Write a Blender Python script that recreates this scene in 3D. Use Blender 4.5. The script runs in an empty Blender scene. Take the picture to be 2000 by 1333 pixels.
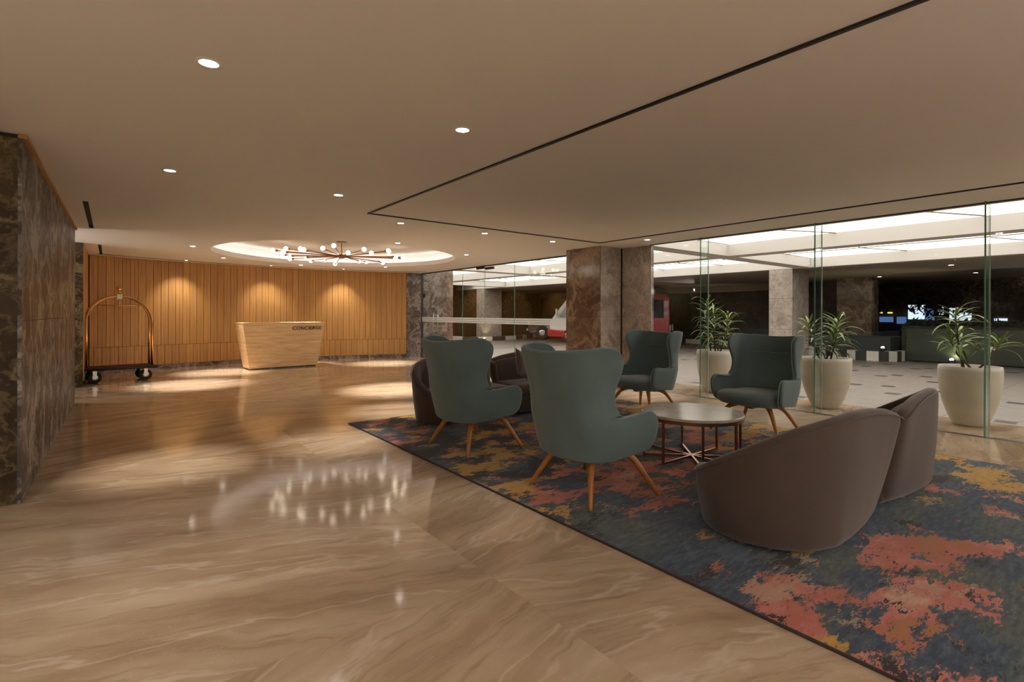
import bpy, bmesh, math, random
from mathutils import Vector, Matrix
R = random.Random(7)
PI = math.pi
SC = bpy.context.scene
COL = SC.collection
H = 1.3; C = 2.5126            # eye height, ceiling height

# ------------------------------------------------------------------ camera
def make_camera():
    cam = bpy.data.cameras.new('camera'); o = bpy.data.objects.new('camera', cam); COL.objects.link(o)
    cam.sensor_width = 36; cam.lens = 1002.664/2000*36
    cam.shift_x = -0.00049; cam.shift_y = -0.0260
    cam.clip_end = 300; cam.clip_start = .05
    t = math.radians(38.0129); p = math.radians(-.0475); q = math.radians(.1862)
    fw = Vector((math.sin(t), math.cos(t), 0)); r = Vector((math.cos(t), -math.sin(t), 0)); u = Vector((0, 0, 1))
    F = fw*math.cos(p)+u*math.sin(p); u2 = -fw*math.sin(p)+u*math.cos(p)
    Rr = r*math.cos(q)+u2*math.sin(q); U = -r*math.sin(q)+u2*math.cos(q)
    m = Matrix((Rr, U, -F)).transposed().to_4x4(); m.translation = (0, 0, H)
    o.matrix_world = m
    SC.camera = o
make_camera()

# ------------------------------------------------------------------ world, exposure, lights
SC.view_settings.view_transform = 'Standard'; SC.view_settings.look = 'None'
SC.view_settings.gamma = 1; SC.view_settings.use_curve_mapping = False
SC.view_settings.exposure = 0.95
SC.cycles.max_bounces = 8; SC.cycles.diffuse_bounces = 5; SC.cycles.glossy_bounces = 4
SC.cycles.transparent_max_bounces = 16; SC.cycles.sample_clamp_indirect = 6
SC.cycles.use_denoising = True; SC.cycles.caustics_reflective = False; SC.cycles.caustics_refractive = False
w = bpy.data.worlds.new('night'); SC.world = w; w.use_nodes = True
w.node_tree.nodes['Background'].inputs[0].default_value = (.02, .03, .06, 1)
w.node_tree.nodes['Background'].inputs[1].default_value = .12
WARM = (1, .92, .82)
P_DOWN = 210; P_WALL = 40; E_CANOPY = 1.55; E_COVE = 5.0; E_BULB = 4.0; P_FILL = 92
def spot(name, loc, power, angle=75, blend=.8, rad=.04, col=WARM, target=None, parent=None):
    l = bpy.data.lights.new(name, 'SPOT'); l.energy = power; l.color = col
    l.spot_size = math.radians(angle); l.spot_blend = blend; l.shadow_soft_size = rad
    o = bpy.data.objects.new(name, l); COL.objects.link(o); o.location = loc
    if target is not None:
        d = Vector(target)-Vector(loc); o.rotation_euler = d.to_track_quat('-Z', 'Y').to_euler()
    if parent: o.parent = parent
    return o
def point(name, loc, power, rad=.05, col=WARM, parent=None):
    l = bpy.data.lights.new(name, 'POINT'); l.energy = power; l.color = col; l.shadow_soft_size = rad
    o = bpy.data.objects.new(name, l); COL.objects.link(o); o.location = loc
    if parent: o.parent = parent
    return o

# ------------------------------------------------------------------ materials
class NT:
    def __init__(s, name):
        s.m = bpy.data.materials.new(name); s.m.use_nodes = True; s.t = s.m.node_tree; s.t.nodes.clear()
        s.out = s.n('ShaderNodeOutputMaterial')
    def n(s, typ, ins=None, **kw):
        nd = s.t.nodes.new(typ)
        for k, v in kw.items(): setattr(nd, k, v)
        for k, v in (ins or {}).items():
            i = nd.inputs[k]
            if hasattr(v, 'links') or isinstance(v, bpy.types.NodeSocket): s.t.links.new(v, i)
            else:
                try: i.default_value = v
                except Exception: i.default_value = (*v, 1)
        return nd
    def surf(s, sock): s.t.links.new(sock, s.out.inputs[0]); return s.m
    def pos(s): return s.n('ShaderNodeNewGeometry').outputs['Position']
    def obj(s): return s.n('ShaderNodeTexCoord').outputs['Object']
    def map(s, v, scale=(1, 1, 1), rot=(0, 0, 0), loc=(0, 0, 0)):
        return s.n('ShaderNodeMapping', {'Vector': v, 'Scale': scale, 'Rotation': rot, 'Location': loc}).outputs[0]
    def noise(s, v, scale=5, detail=4, rough=.5, dist=0.0):
        return s.n('ShaderNodeTexNoise', {'Vector': v, 'Scale': scale, 'Detail': detail, 'Roughness': rough, 'Distortion': dist}).outputs['Fac']
    def ramp(s, f, stops, interp='LINEAR'):
        nd = s.n('ShaderNodeValToRGB', {'Fac': f}); cr = nd.color_ramp; cr.interpolation = interp
        while len(cr.elements) < len(stops): cr.elements.new(.5)
        for e, (p, c) in zip(cr.elements, stops): e.position = p; e.color = (*c, 1) if len(c) == 3 else c
        return nd.outputs[0]
    def mix(s, f, a, b, mode='MIX'):
        nd = s.n('ShaderNodeMix', data_type='RGBA', blend_type=mode)
        for i, v in ((0, f), (6, a), (7, b)):
            if isinstance(v, bpy.types.NodeSocket): s.t.links.new(v, nd.inputs[i])
            elif i == 0: nd.inputs[0].default_value = v
            else: nd.inputs[i].default_value = (*v, 1)
        return nd.outputs[2]
    def math(s, op, a, b=0.0, clamp=False):
        nd = s.n('ShaderNodeMath', operation=op, use_clamp=clamp)
        for i, v in ((0, a), (1, b)):
            if isinstance(v, bpy.types.NodeSocket): s.t.links.new(v, nd.inputs[i])
            else: nd.inputs[i].default_value = v
        return nd.outputs[0]
    def bump(s, h, st=.2, d=.01):
        return s.n('ShaderNodeBump', {'Height': h, 'Strength': st, 'Distance': d}).outputs[0]
    def bsdf(s, col, rough=.5, metal=0.0, bump=None, coat=0.0, sheen=0.0, spec=.5, emis=None, estr=0.0):
        i = {'Base Color': col, 'Roughness': rough, 'Metallic': metal, 'Coat Weight': coat, 'Sheen Weight': sheen, 'Specular IOR Level': spec}
        if bump is not None: i['Normal'] = bump
        if emis is not None: i['Emission Color'] = emis; i['Emission Strength'] = estr
        return s.surf(s.n('ShaderNodeBsdfPrincipled', i).outputs[0])

def m_plain(name, col, rough=.6, metal=0, var=.06, scale=12, bump=.05, coat=0, spec=.5):
    t = NT(name); f = t.noise(t.pos(), scale, 4, .6)
    a = tuple(c*(1-var) for c in col); b = tuple(min(1, c*(1+var)) for c in col)
    return t.bsdf(t.ramp(f, [(.3, a), (.7, b)]), rough, metal, t.bump(t.noise(t.pos(), scale*12, 3), bump, .002) if bump else None, coat, spec=spec)
def m_emit(name, col, st):
    t = NT(name); return t.surf(t.n('ShaderNodeEmission', {'Color': (*col, 1), 'Strength': st}).outputs[0])

def m_floor(name, ang):
    t = NT(name)
    v = t.map(t.map(t.pos(), rot=(0, 0, ang)), scale=(.22, 1, 1))
    wv = t.noise(t.map(t.pos(), rot=(0, 0, ang)), .9, 4, .6)
    v2 = t.n('ShaderNodeVectorMath', {0: v, 1: t.n('ShaderNodeCombineXYZ', {'Y': t.math('MULTIPLY', wv, .35)}).outputs[0]}, operation='ADD').outputs[0]
    f = t.noise(v2, 3.2, 9, .62)
    base = t.ramp(f, [(.25, (.27, .175, .105)), (.40, (.39, .275, .178)), (.52, (.48, .36, .245)), (.62, (.53, .41, .29)), (.78, (.61, .505, .39))])
    f2 = t.noise(t.map(v2, scale=(.55, 1.25, 1)), 12, 9, .72)
    base = t.mix(t.ramp(f2, [(.30, (1, 1, 1)), (.42, (0, 0, 0))]), base, (.24, .135, .07)) if 0 else t.mix(t.math('MULTIPLY', t.ramp(f2, [(.30, (1, 1, 1)), (.47, (0, 0, 0))]), .75), base, (.25, .155, .09))
    ve = t.noise(t.map(v2, scale=(1, 1, 1), loc=(3, 7, 0)), 2.2, 5, .55)
    vm = t.math('SUBTRACT', 1, t.math('MULTIPLY', t.math('ABSOLUTE', t.math('SUBTRACT', ve, .5)), 60), True)
    base = t.mix(t.math('MULTIPLY', vm, .28), base, (.80, .72, .60))
    sp = t.noise(t.map(t.pos(), scale=(1, 1, 1), loc=(1, 2, 0)), 60, 3, .6)
    base = t.mix(t.math('MULTIPLY', t.ramp(sp, [(.62, (0, 0, 0)), (.72, (1, 1, 1))]), .25), base, (.75, .65, .52))
    return t.bsdf(base, t.ramp(f, [(.3, (.075, .075, .075)), (.7, (.11, .11, .11))]), spec=.5)

def m_marble(name, dark, mid, light, vein, rough=.12, sc=1.0, va=.8, spec=.5):
    t = NT(name); p = t.pos()
    wv = t.n('ShaderNodeTexNoise', {'Vector': p, 'Scale': 1.6*sc, 'Detail': 5, 'Roughness': .6}).outputs['Color']
    pv = t.n('ShaderNodeVectorMath', {0: p, 1: t.n('ShaderNodeVectorMath', {0: wv, 'Scale': .9}, operation='SCALE').outputs[0]}, operation='ADD').outputs[0]
    f = t.noise(pv, 2.2*sc, 8, .62, .3)
    base = t.ramp(f, [(.3, dark), (.5, mid), (.7, light)])
    def ridge(loc, s, k):
        n = t.noise(t.map(pv, loc=loc), s*sc, 6, .55)
        return t.math('SUBTRACT', 1, t.math('MULTIPLY', t.math('ABSOLUTE', t.math('SUBTRACT', n, .5)), k), True)
    vv = t.math('MAXIMUM', t.math('MULTIPLY', ridge((5, 1, 2), 1.5, 26), .9), t.math('MULTIPLY', ridge((1, 8, 3), 4.2, 18), .45))
    vv = t.math('MULTIPLY', vv, va)
    base = t.mix(vv, base, vein)
    return t.bsdf(base, rough, spec=spec)

def m_wood(name, a, b, scale=(30, 30, 1.2), rough=.42, obj=False, coat=0.0):
    t = NT(name); p = t.obj() if obj else t.pos()
    rnd = t.n('ShaderNodeObjectInfo').outputs['Random']
    off = t.n('ShaderNodeCombineXYZ', {'X': t.math('MULTIPLY', rnd, 37), 'Z': t.math('MULTIPLY', rnd, 11)}).outputs[0]
    v = t.n('ShaderNodeVectorMath', {0: t.map(p, scale=scale), 1: off}, operation='ADD').outputs[0]
    f = t.noise(v, 1, 8, .62, .4)
    base = t.ramp(f, [(.25, a), (.75, b)])
    base = t.mix(t.math('MULTIPLY', rnd, .28), base, tuple(x*.62 for x in a))
    return t.bsdf(base, rough, bump=t.bump(f, .06, .002), coat=coat)

def m_fabric(name, col, rough=.85, sheen=.35, sc=900, var=.10):
    t = NT(name); p = t.obj()
    f = t.noise(p, 3, 4, .6); g = t.noise(t.map(p, scale=(1, 1, .5)), sc*.35, 2, .6)
    base = t.mix(t.math('MULTIPLY', g, .30), t.ramp(f, [(.3, tuple(c*(1-var) for c in col)), (.7, tuple(c*(1+var) for c in col))]), tuple(c*.55 for c in col))
    return t.bsdf(base, rough, bump=t.bump(g, .25, .001), sheen=sheen, spec=.3)

def m_glass(name, tint=(.93, .97, .95), ior=1.45, extra=0.0):
    t = NT(name)
    tr = t.n('ShaderNodeBsdfTransparent', {'Color': (*tint, 1)}).outputs[0]
    gl = t.n('ShaderNodeBsdfGlossy', {'Color': (1, 1, 1, 1), 'Roughness': .0}).outputs[0]
    ge = t.n('ShaderNodeNewGeometry')
    c = t.math('ABSOLUTE', t.n('ShaderNodeVectorMath', {0: ge.outputs['Normal'], 1: ge.outputs['Incoming']}, operation='DOT_PRODUCT').outputs['Value'])
    f = t.math('ADD', .035, t.math('MULTIPLY', .60, t.math('POWER', t.math('SUBTRACT', 1, c), 5)))   # Schlick reflectance of one face
    return t.surf(t.n('ShaderNodeMixShader', {0: f, 1: tr, 2: gl}).outputs[0])

def m_carpet(name):
    t = NT(name); p = t.pos()
    # woven distortion: small jagged edges stretched along the weave (x)
    j = t.n('ShaderNodeTexNoise', {'Vector': t.map(p, scale=(9, 26, 1)), 'Scale': 1.0, 'Detail': 4, 'Roughness': .65}).outputs['Color']
    pv = t.n('ShaderNodeVectorMath', {0: p, 1: t.n('ShaderNodeVectorMath', {0: j, 'Scale': .30}, operation='SCALE').outputs[0]}, operation='ADD').outputs[0]
    sep = t.n('ShaderNodeSeparateXYZ', {'Vector': p}); X, Y = sep.outputs[0], sep.outputs[1]
    def step(f, a, w=.012): return t.ramp(f, [(a, (0, 0, 0)), (min(1, a+w), (1, 1, 1))])
    def N(loc, s, d=3, r=.5, sc=(1, 1.5, 1)): return t.noise(t.map(pv, loc=loc, scale=sc), s, d, r)
    fine = t.noise(t.map(p, scale=(6, 22, 1)), 1.6, 6, .7)
    navy = t.ramp(fine, [(.35, (.024, .038, .072)), (.5, (.042, .076, .130)), (.66, (.10, .14, .17))])
    green = t.ramp(fine, [(.35, (.045, .070, .074)), (.55, (.11, .135, .113)), (.7, (.21, .225, .175))])
    base = t.mix(step(N((0, 3, 0), 1.6, 5, .6), .47, .10), navy, green)
    # left far part: grey-blue / purple ground
    lf = t.math('MULTIPLY', t.math('LESS_THAN', X, 3.7), t.math('GREATER_THAN', Y, 3.0))
    far = t.n('ShaderNodeMapRange', {'Value': t.math('SUBTRACT', t.math('ADD', Y, t.math('MULTIPLY', X, -.35)), 0), 1: 1.0, 2: 2.6}).outputs[0]   # 0 near, 1 far-left
    far2 = t.n('ShaderNodeMapRange', {'Value': Y, 1: 2.4, 2: 3.8}).outputs[0]
    right = t.n('ShaderNodeMapRange', {'Value': X, 1: 4.4, 2: 5.4}).outputs[0]
    # where the blooms are dense or sparse in the design
    def MR(v, a, b_): return t.n('ShaderNodeMapRange', {'Value': v, 1: a, 2: b_}).outputs[0]
    nearb = t.math('MULTIPLY', MR(Y, 1.3, .9), MR(X, 3.9, 3.3))
    quiet = t.math('MULTIPLY', MR(Y, 2.7, 2.2), t.math('SUBTRACT', 1, nearb))
    # coral blobs
    c1 = N((13, 6, 0), 2.3, 5, .62)
    thr = t.math('ADD', c1, t.math('ADD', t.math('MULTIPLY', nearb, .035), t.math('SUBTRACT', t.math('MULTIPLY', far2, .035), t.math('MULTIPLY', quiet, .055))))
    coralcol = t.ramp(N((4, 4, 0), 3.5, 4, .6), [(.36, (.50, .20, .06)), (.47, (.62, .16, .115)), (.60, (.70, .25, .18)), (.68, (.74, .44, .29))])
    base = t.mix(step(thr, .535), base, coralcol)
    # ochre blobs, mostly far left and far right
    o1 = N((2, 17, 0), 1.7, 5, .6)
    base = t.mix(step(t.math('ADD', t.math('SUBTRACT', o1, .05), t.math('MULTIPLY', t.math('MAXIMUM', far, right), .15)), .60), base, t.ramp(fine, [(.3, (.52, .27, .045)), (.6, (.74, .41, .075))]))
    # blue-grey accents
    b1 = N((21, 1, 0), 2.3, 5, .62)
    base = t.mix(step(t.math('SUBTRACT', b1, t.math('MULTIPLY', nearb, .05)), .585), base, t.ramp(fine, [(.3, (.045, .075, .13)), (.7, (.12, .17, .23))]))
    # pale peach
    q1 = N((7, 29, 0), 1.4, 4, .6)
    base = t.mix(t.math('MULTIPLY', step(q1, .64), .8), base, (.55, .36, .24))
    # purple shade at the far edge
    pu = N((31, 12, 0), 2.1, 4, .6)
    base = t.mix(t.math('MULTIPLY', step(pu, .60), far), base, (.10, .075, .115))
    # black-brown figures
    k1 = N((41, 3, 0), 2.6, 5, .62)
    base = t.mix(step(t.math('ADD', k1, t.math('MULTIPLY', t.math('MAXIMUM', far, t.math('MULTIPLY', far2, .8)), .10)), .615), base, (.022, .014, .014))
    k2 = N((5, 43, 0), 9, 3, .5)
    base = t.mix(step(k2, .675), base, (.028, .012, .012))
    base = t.mix(1.0, base, (.82, .82, .82), 'MULTIPLY')
    pile = t.noise(p, 420, 2, .6)
    return t.bsdf(t.mix(t.math('MULTIPLY', pile, .25), base, (.02, .02, .02)), .95, bump=t.bump(pile, .5, .004), sheen=.15, spec=.15)

def m_travertine(name):
    t = NT(name); p = t.pos()
    f = t.noise(t.map(p, scale=(1.2, 1.2, 14)), 1.5, 8, .65, .3)
    base = t.ramp(f, [(.3, (.56, .36, .17)), (.5, (.74, .50, .265)), (.7, (.86, .64, .38))])
    g = t.noise(t.map(p, scale=(1, 1, 2.2)), 26, 5, .7)
    base = t.mix(t.math('MULTIPLY', t.ramp(g, [(.56, (0, 0, 0)), (.66, (1, 1, 1))]), .35), base, (.34, .22, .12))
    return t.bsdf(base, .35, bump=t.bump(g, .12, .004))

M = {}
M['floor_a'] = m_floor('beige marble veined one way', math.radians(21))
M['floor_b'] = m_floor('beige marble veined other way', math.radians(-17))
M['ceiling'] = m_plain('matte ceiling paint', (.79, .77, .745), .9, var=.012, scale=.8, bump=.02)
M['cove'] = m_plain('white cove paint', (.84, .82, .80), .85, var=.01, scale=.8, bump=0)
M['black'] = m_plain('black metal', (.012, .010, .010), .5, bump=0)
M['marb_front'] = m_marble('olive brown end marble', (.022, .013, .008), (.055, .036, .020), (.11, .085, .038), (.30, .24, .13), .4, spec=.15)
M['marb_brown'] = m_marble('brown marble', (.080, .052, .038), (.150, .105, .080), (.225, .168, .132), (.46, .35, .265), sc=.7)
M['marb_dark'] = m_marble('dark olive marble', (.022, .013, .008), (.055, .036, .020), (.11, .085, .038), (.30, .24, .13))
M['marb_grey'] = m_marble('taupe marble', (.060, .042, .034), (.125, .092, .076), (.21, .165, .14), (.42, .35, .30), .16, spec=.35)
M['marb_pier'] = m_marble('grey brown pier marble', (.24, .195, .17), (.40, .345, .305), (.52, .46, .41), (.74, .67, .60), .14, 1.3, .6, .5)
M['marb_wall'] = m_marble('grey marble of the left block', (.055, .047, .043), (.095, .084, .077), (.15, .136, .126), (.46, .43, .40), .36, .8, 1.0, .06)
M['marb_light'] = m_marble('pale grey brown marble', (.19, .155, .13), (.29, .24, .205), (.38, .32, .28), (.52, .46, .41), .25, 1.6, .5)
M['wood'] = m_wood('oak plank veneer', (.40, .20, .058), (.64, .37, .13))
M['legwood'] = m_wood('orange teak', (.36, .125, .022), (.56, .235, .050), (4, 4, 26), .35, True, .3)
M['desk'] = m_travertine('travertine')
M['teal'] = m_fabric('teal wool', (.118, .178, .178))
M['teal_pipe'] = m_fabric('top-lit teal piping', (.16, .26, .27))  # lighter than the wool: light from above put into the colour
M['taupe'] = m_fabric('taupe velvet', (.074, .049, .036), .75, .3)
M['taupe_dark'] = m_fabric('dark brown velvet', (.085, .060, .048), .75, .5)
M['carpet'] = m_carpet('abstract carpet')
M['carpet_edge'] = m_plain('carpet edge binding', (.05, .035, .03), .9)
M['table'] = m_marble('grey beige table marble', (.36, .31, .235), (.46, .40, .31), (.54, .47, .37), (.62, .56, .46), .2, 2.2, .35)
M['bronze'] = m_plain('copper bronze', (.42, .20, .11), .30, 1.0, var=.05, bump=0)
M['brass'] = m_plain('polished brass', (.72, .42, .17), .16, 1.0, var=.04, bump=0)
M['oldbrass'] = m_plain('aged brass', (.44, .25, .12), .32, 1.0, var=.06, bump=0)
M['rubber'] = m_plain('black rubber', (.015, .014, .014), .7, bump=.02)
M['redmat'] = m_plain('dark red deck carpet', (.085, .012, .018), .9, bump=.2)
M['steel'] = m_plain('brushed steel', (.62, .60, .57), .25, 1.0, var=.03, bump=0)
M['white'] = m_plain('white paper label', (.75, .73, .70), .7, bump=0)
M['glass'] = m_glass('clear glass', (.96, .985, .97))
M['fin_glass'] = m_glass('green fin glass', (.93, .97, .955), 1.5)
t_ = NT('glass edge green'); M['glass_edge'] = t_.bsdf(t_.ramp(t_.noise(t_.pos(), 2), [(.3, (.09, .24, .18)), (.7, (.14, .32, .25))]), .12, spec=.8)
t_ = NT('pale glass edge'); M['edge_pale'] = t_.bsdf(t_.ramp(t_.noise(t_.pos(), 2), [(.3, (.50, .60, .54)), (.7, (.60, .68, .62))]), .2)
t_ = NT('frosted film'); fr_ = t_.n('ShaderNodeMixShader', {0: .72, 1: t_.n('ShaderNodeBsdfTransparent').outputs[0], 2: t_.n('ShaderNodeMixShader', {0: .5, 1: t_.n('ShaderNodeBsdfDiffuse', {'Color': (.75, .76, .74, 1)}).outputs[0], 2: t_.n('ShaderNodeBsdfTranslucent', {'Color': (.75, .76, .74, 1)}).outputs[0]}).outputs[0]})
M['frost'] = t_.surf(fr_.outputs[0])
M['canopy'] = m_plain('canopy off white paint', (.56, .53, .495), .85, var=.02, scale=1, bump=.02)
M['soffit'] = m_plain('grey brown soffit paint', (.26, .22, .18), .9, var=.03, scale=1, bump=.02)
M['lit'] = m_emit('luminous stretch ceiling', (1, .90, .82), E_CANOPY)
M['cove_led'] = m_emit('cove led strip', (1, .87, .80), E_COVE)
M['bulb'] = m_emit('frosted globe lamp', (1, .84, .62), E_BULB)
M['lamp'] = m_emit('downlight lens', (1, .93, .84), 9)
M['uplamp'] = m_emit('ground uplight lens', (1, .85, .55), 30)
M['pot'] = m_plain('cream fibre clay', (.52, .47, .40), .7, var=.05, scale=5, bump=.06)
M['soil'] = m_plain('dark soil with pebbles', (.05, .035, .025), .95, var=.5, scale=60, bump=.6)
M['leaf'] = m_plain('fresh green leaf', (.13, .20, .03), .42, var=.35, scale=9, bump=.05)
M['leaf_pale'] = m_plain('pale green leaf', (.24, .30, .09), .40, var=.25, scale=9, bump=.05)  # paler green, picked at random leaf by leaf
M['cane'] = m_plain('brown cane', (.085, .055, .032), .8, var=.3, scale=40, bump=.4)
M['paver'] = m_plain('pinkish grey paver', (.21, .18, .16), .5, var=.12, scale=6, bump=.08)
M['paver_dark'] = m_plain('dark charcoal inset tile', (.055, .040, .038), .45, bump=.05)
M['asphalt'] = m_plain('driveway screed', (.16, .137, .122), .55, var=.14, scale=1.5, bump=.1)
M['darkwall'] = m_wood('dark brown stone wall', (.020, .013, .008), (.048, .032, .020), (1, 1, 22), .6)
M['ribwall'] = m_wood('dark brown ribbed wall', (.055, .033, .014), (.105, .066, .030), (22, 22, 1), .5)
M['curb_white'] = m_plain('white kerb paint', (.66, .62, .56), .7, var=.1)
M['curb_black'] = m_plain('black kerb paint', (.035, .028, .024), .7, var=.2)
M['red'] = m_plain('red coach paint', (.42, .012, .020), .25, var=.04, bump=0, coat=.6)
M['whitepaint'] = m_plain('white coach paint', (.75, .72, .70), .25, var=.03, bump=0, coat=.6)
M['carpaint'] = m_plain('dark olive car paint', (.10, .085, .065), .2, var=.05, bump=0, coat=.8)
M['carglass'] = m_plain('tinted car window', (.012, .012, .012), .3, bump=0, spec=.15)
M['windscreen'] = m_plain('pale coach windscreen', (.32, .38, .38), .08, bump=0)
M['chrome'] = m_plain('chrome trim', (.8, .8, .8), .12, 1.0, bump=0)
M['headlamp'] = m_plain('clear headlamp lens', (.8, .8, .8), .1, bump=0)
M['hedge'] = m_plain('dark hedge leaf', (.020, .034, .014), .6, var=.4, scale=20, bump=.1)
M['hedgewall'] = m_plain('dark green glazed wall', (.030, .040, .026), .35, var=.3, scale=1.2, bump=0)
M['treeleaf'] = m_plain('night tree leaf', (.020, .030, .016), .6, var=.4, scale=20, bump=.1)
M['sign_white'] = m_emit('lit cold white board', (.75, .88, 1), .6)
M['sign_blue'] = m_emit('lit blue board', (.16, .34, .75), .22)
M['sign_yellow'] = m_emit('lit yellow strip', (1, .75, .15), .8)
M['nightwall'] = m_plain('unlit concrete', (.05, .05, .055), .9)
M['letters'] = m_plain('bronze lettering', (.10, .055, .030), .4, .6, bump=0)
M['trimwood'] = m_wood('oak trim', (.40, .19, .06), (.6, .32, .11), (2, 2, 2))

# ------------------------------------------------------------------ mesh helpers
def mesh(name, vs, fs, mat, parent=None, smooth=False, mats=None, fm=None):
    me = bpy.data.meshes.new(name); me.from_pydata([tuple(v) for v in vs], [], [tuple(f) for f in fs]); me.update()
    o = bpy.data.objects.new(name, me); COL.objects.link(o)
    for m in (mats or [mat]): me.materials.append(M[m] if isinstance(m, str) else m)
    if fm: me.polygons.foreach_set('material_index', fm)
    if smooth: me.polygons.foreach_set('use_smooth', [True]*len(me.polygons))
    if parent is not None: o.parent = parent
    return o
class MB:
    def __init__(s): s.v = []; s.f = []
    def add(s, vs, fs):
        b = len(s.v); s.v += [Vector(v) for v in vs]; s.f += [tuple(b+i for i in f) for f in fs]; return s
    def box(s, x0, x1, y0, y1, z0, z1, b=0.0):
        if b:
            bm = bmesh.new(); bmesh.ops.create_cube(bm, size=1)
            for v in bm.verts: v.co = Vector(((x0+x1)/2+v.co.x*(x1-x0), (y0+y1)/2+v.co.y*(y1-y0), (z0+z1)/2+v.co.z*(z1-z0)))
            bmesh.ops.bevel(bm, geom=list(bm.edges), offset=b, segments=2, affect='EDGES', profile=.5)
            bm.verts.index_update()
            s.add([v.co.copy() for v in bm.verts], [[v.index for v in f.verts] for f in bm.faces]); bm.free(); return s
        return s.add([(x0, y0, z0), (x1, y0, z0), (x1, y1, z0), (x0, y1, z0), (x0, y0, z1), (x1, y0, z1), (x1, y1, z1), (x0, y1, z1)],
                     [(0, 3, 2, 1), (4, 5, 6, 7), (0, 1, 5, 4), (1, 2, 6, 5), (2, 3, 7, 6), (3, 0, 4, 7)])
    def tube(s, pts, rad, n=10, cap=True):
        pts = [Vector(p) for p in pts]; rads = rad if isinstance(rad, (list, tuple)) else [rad]*len(pts)
        rings = []; up = None
        for i, p in enumerate(pts):
            d = (pts[min(i+1, len(pts)-1)]-pts[max(i-1, 0)]).normalized()
            if up is None: up = Vector((0, 0, 1)) if abs(d.z) < .9 else Vector((1, 0, 0))
            a = d.cross(up).normalized(); b = a.cross(d).normalized(); up = b
            rings.append([p+(a*math.cos(2*PI*k/n)+b*math.sin(2*PI*k/n))*rads[i] for k in range(n)])
        vs = [v for r in rings for v in r]; fs = []
        for i in range(len(pts)-1):
            for k in range(n):
                fs.append((i*n+k, i*n+(k+1) % n, (i+1)*n+(k+1) % n, (i+1)*n+k))
        if cap: fs.append(tuple(range(n-1, -1, -1))); fs.append(tuple((len(pts)-1)*n+k for k in range(n)))
        return s.add(vs, fs)
    def lathe(s, prof, c=(0, 0, 0), n=32, cap=True):
        c = Vector(c); vs = []; fs = []
        for r, z in prof:
            for k in range(n): vs.append(c+Vector((r*math.cos(2*PI*k/n), r*math.sin(2*PI*k/n), z)))
        for i in range(len(prof)-1):
            for k in range(n): fs.append((i*n+k, i*n+(k+1) % n, (i+1)*n+(k+1) % n, (i+1)*n+k))
        if cap and prof[0][0] > 1e-4: fs.append(tuple(range(n-1, -1, -1)))
        if cap and prof[-1][0] > 1e-4: fs.append(tuple((len(prof)-1)*n+k for k in range(n)))
        return s.add(vs, fs)
    def sphere(s, c, r, n=16, m=10):
        return s.lathe([(max(1e-5, r*math.sin(PI*i/m)), -r*math.cos(PI*i/m)) for i in range(m+1)], c, n)
    def prism(s, poly, z0, z1):
        n = len(poly)
        return s.add([(x, y, z0) for x, y in poly]+[(x, y, z1) for x, y in poly],
                     [tuple(range(n-1, -1, -1)), tuple(range(n, 2*n))]+[(i, (i+1) % n, n+(i+1) % n, n+i) for i in range(n)])
    def xf(s, m):
        s.v = [m @ v for v in s.v]; return s
    def build(s, name, mat, parent=None, smooth=False): return mesh(name, s.v, s.f, mat, parent, smooth)
def box(name, mat, x0, x1, y0, y1, z0, z1, parent=None, b=0.0): return MB().box(x0, x1, y0, y1, z0, z1, b).build(name, mat, parent)
def mod(o, typ, **k):
    m = o.modifiers.new(typ.lower(), typ)
    for a, v in k.items(): setattr(m, a, v)
    return m
def thing(name, label, cat, loc=(0, 0, 0), rz=0.0, group=None):
    o = bpy.data.objects.new(name, None); COL.objects.link(o); o.location = loc; o.rotation_euler = (0, 0, rz)
    o.empty_display_size = .1
    return tag(o, label, cat, group)
def tag(o, label, cat, group=None):
    o['label'] = label; o['category'] = cat
    if group: o['group'] = group
    return o
def struct(o): o['kind'] = 'structure'; return o
def stuff(o): o['kind'] = 'stuff'; return o
KIDS = {}
def dup(o, loc=None, rz=None, label=None, parent=None):
    c = o.copy(); COL.objects.link(c)
    if parent is not None: c.parent = parent
    if loc is not None: c.location = loc
    if rz is not None: c.rotation_euler = (0, 0, rz)
    if label: c['label'] = label
    for ch in list(o.children): dup(ch, parent=c)
    return c

# ------------------------------------------------------------------ SETTING: floor
fl = box('floor', 'black', -7, 7.38, -7.2, 16.2, -.12, -.021); struct(fl)
FX = [1.485+2.95*k for k in range(-3, 3)]
FY = [2.05+3.3*k for k in range(-3, 5)]
FX = [-7]+[x for x in FX if -6.8 < x < 7.2]+[7.30]; FY = [-7.2]+[y for y in FY if -7 < y < 16]+[16.2]
for i in range(len(FX)-1):
    for j in range(len(FY)-1):
        k = (math.floor(((FX[i]+FX[i+1])/2-1.485)/2.95)+math.floor(((FY[j]+FY[j+1])/2-2.05)/3.3)+1) % 2
        g = .0005
        box('slab', 'floor_a' if k == 0 else 'floor_b', FX[i]+g, FX[i+1]-g, FY[j]+g, FY[j+1]-g, -.02, 0, fl)
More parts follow.
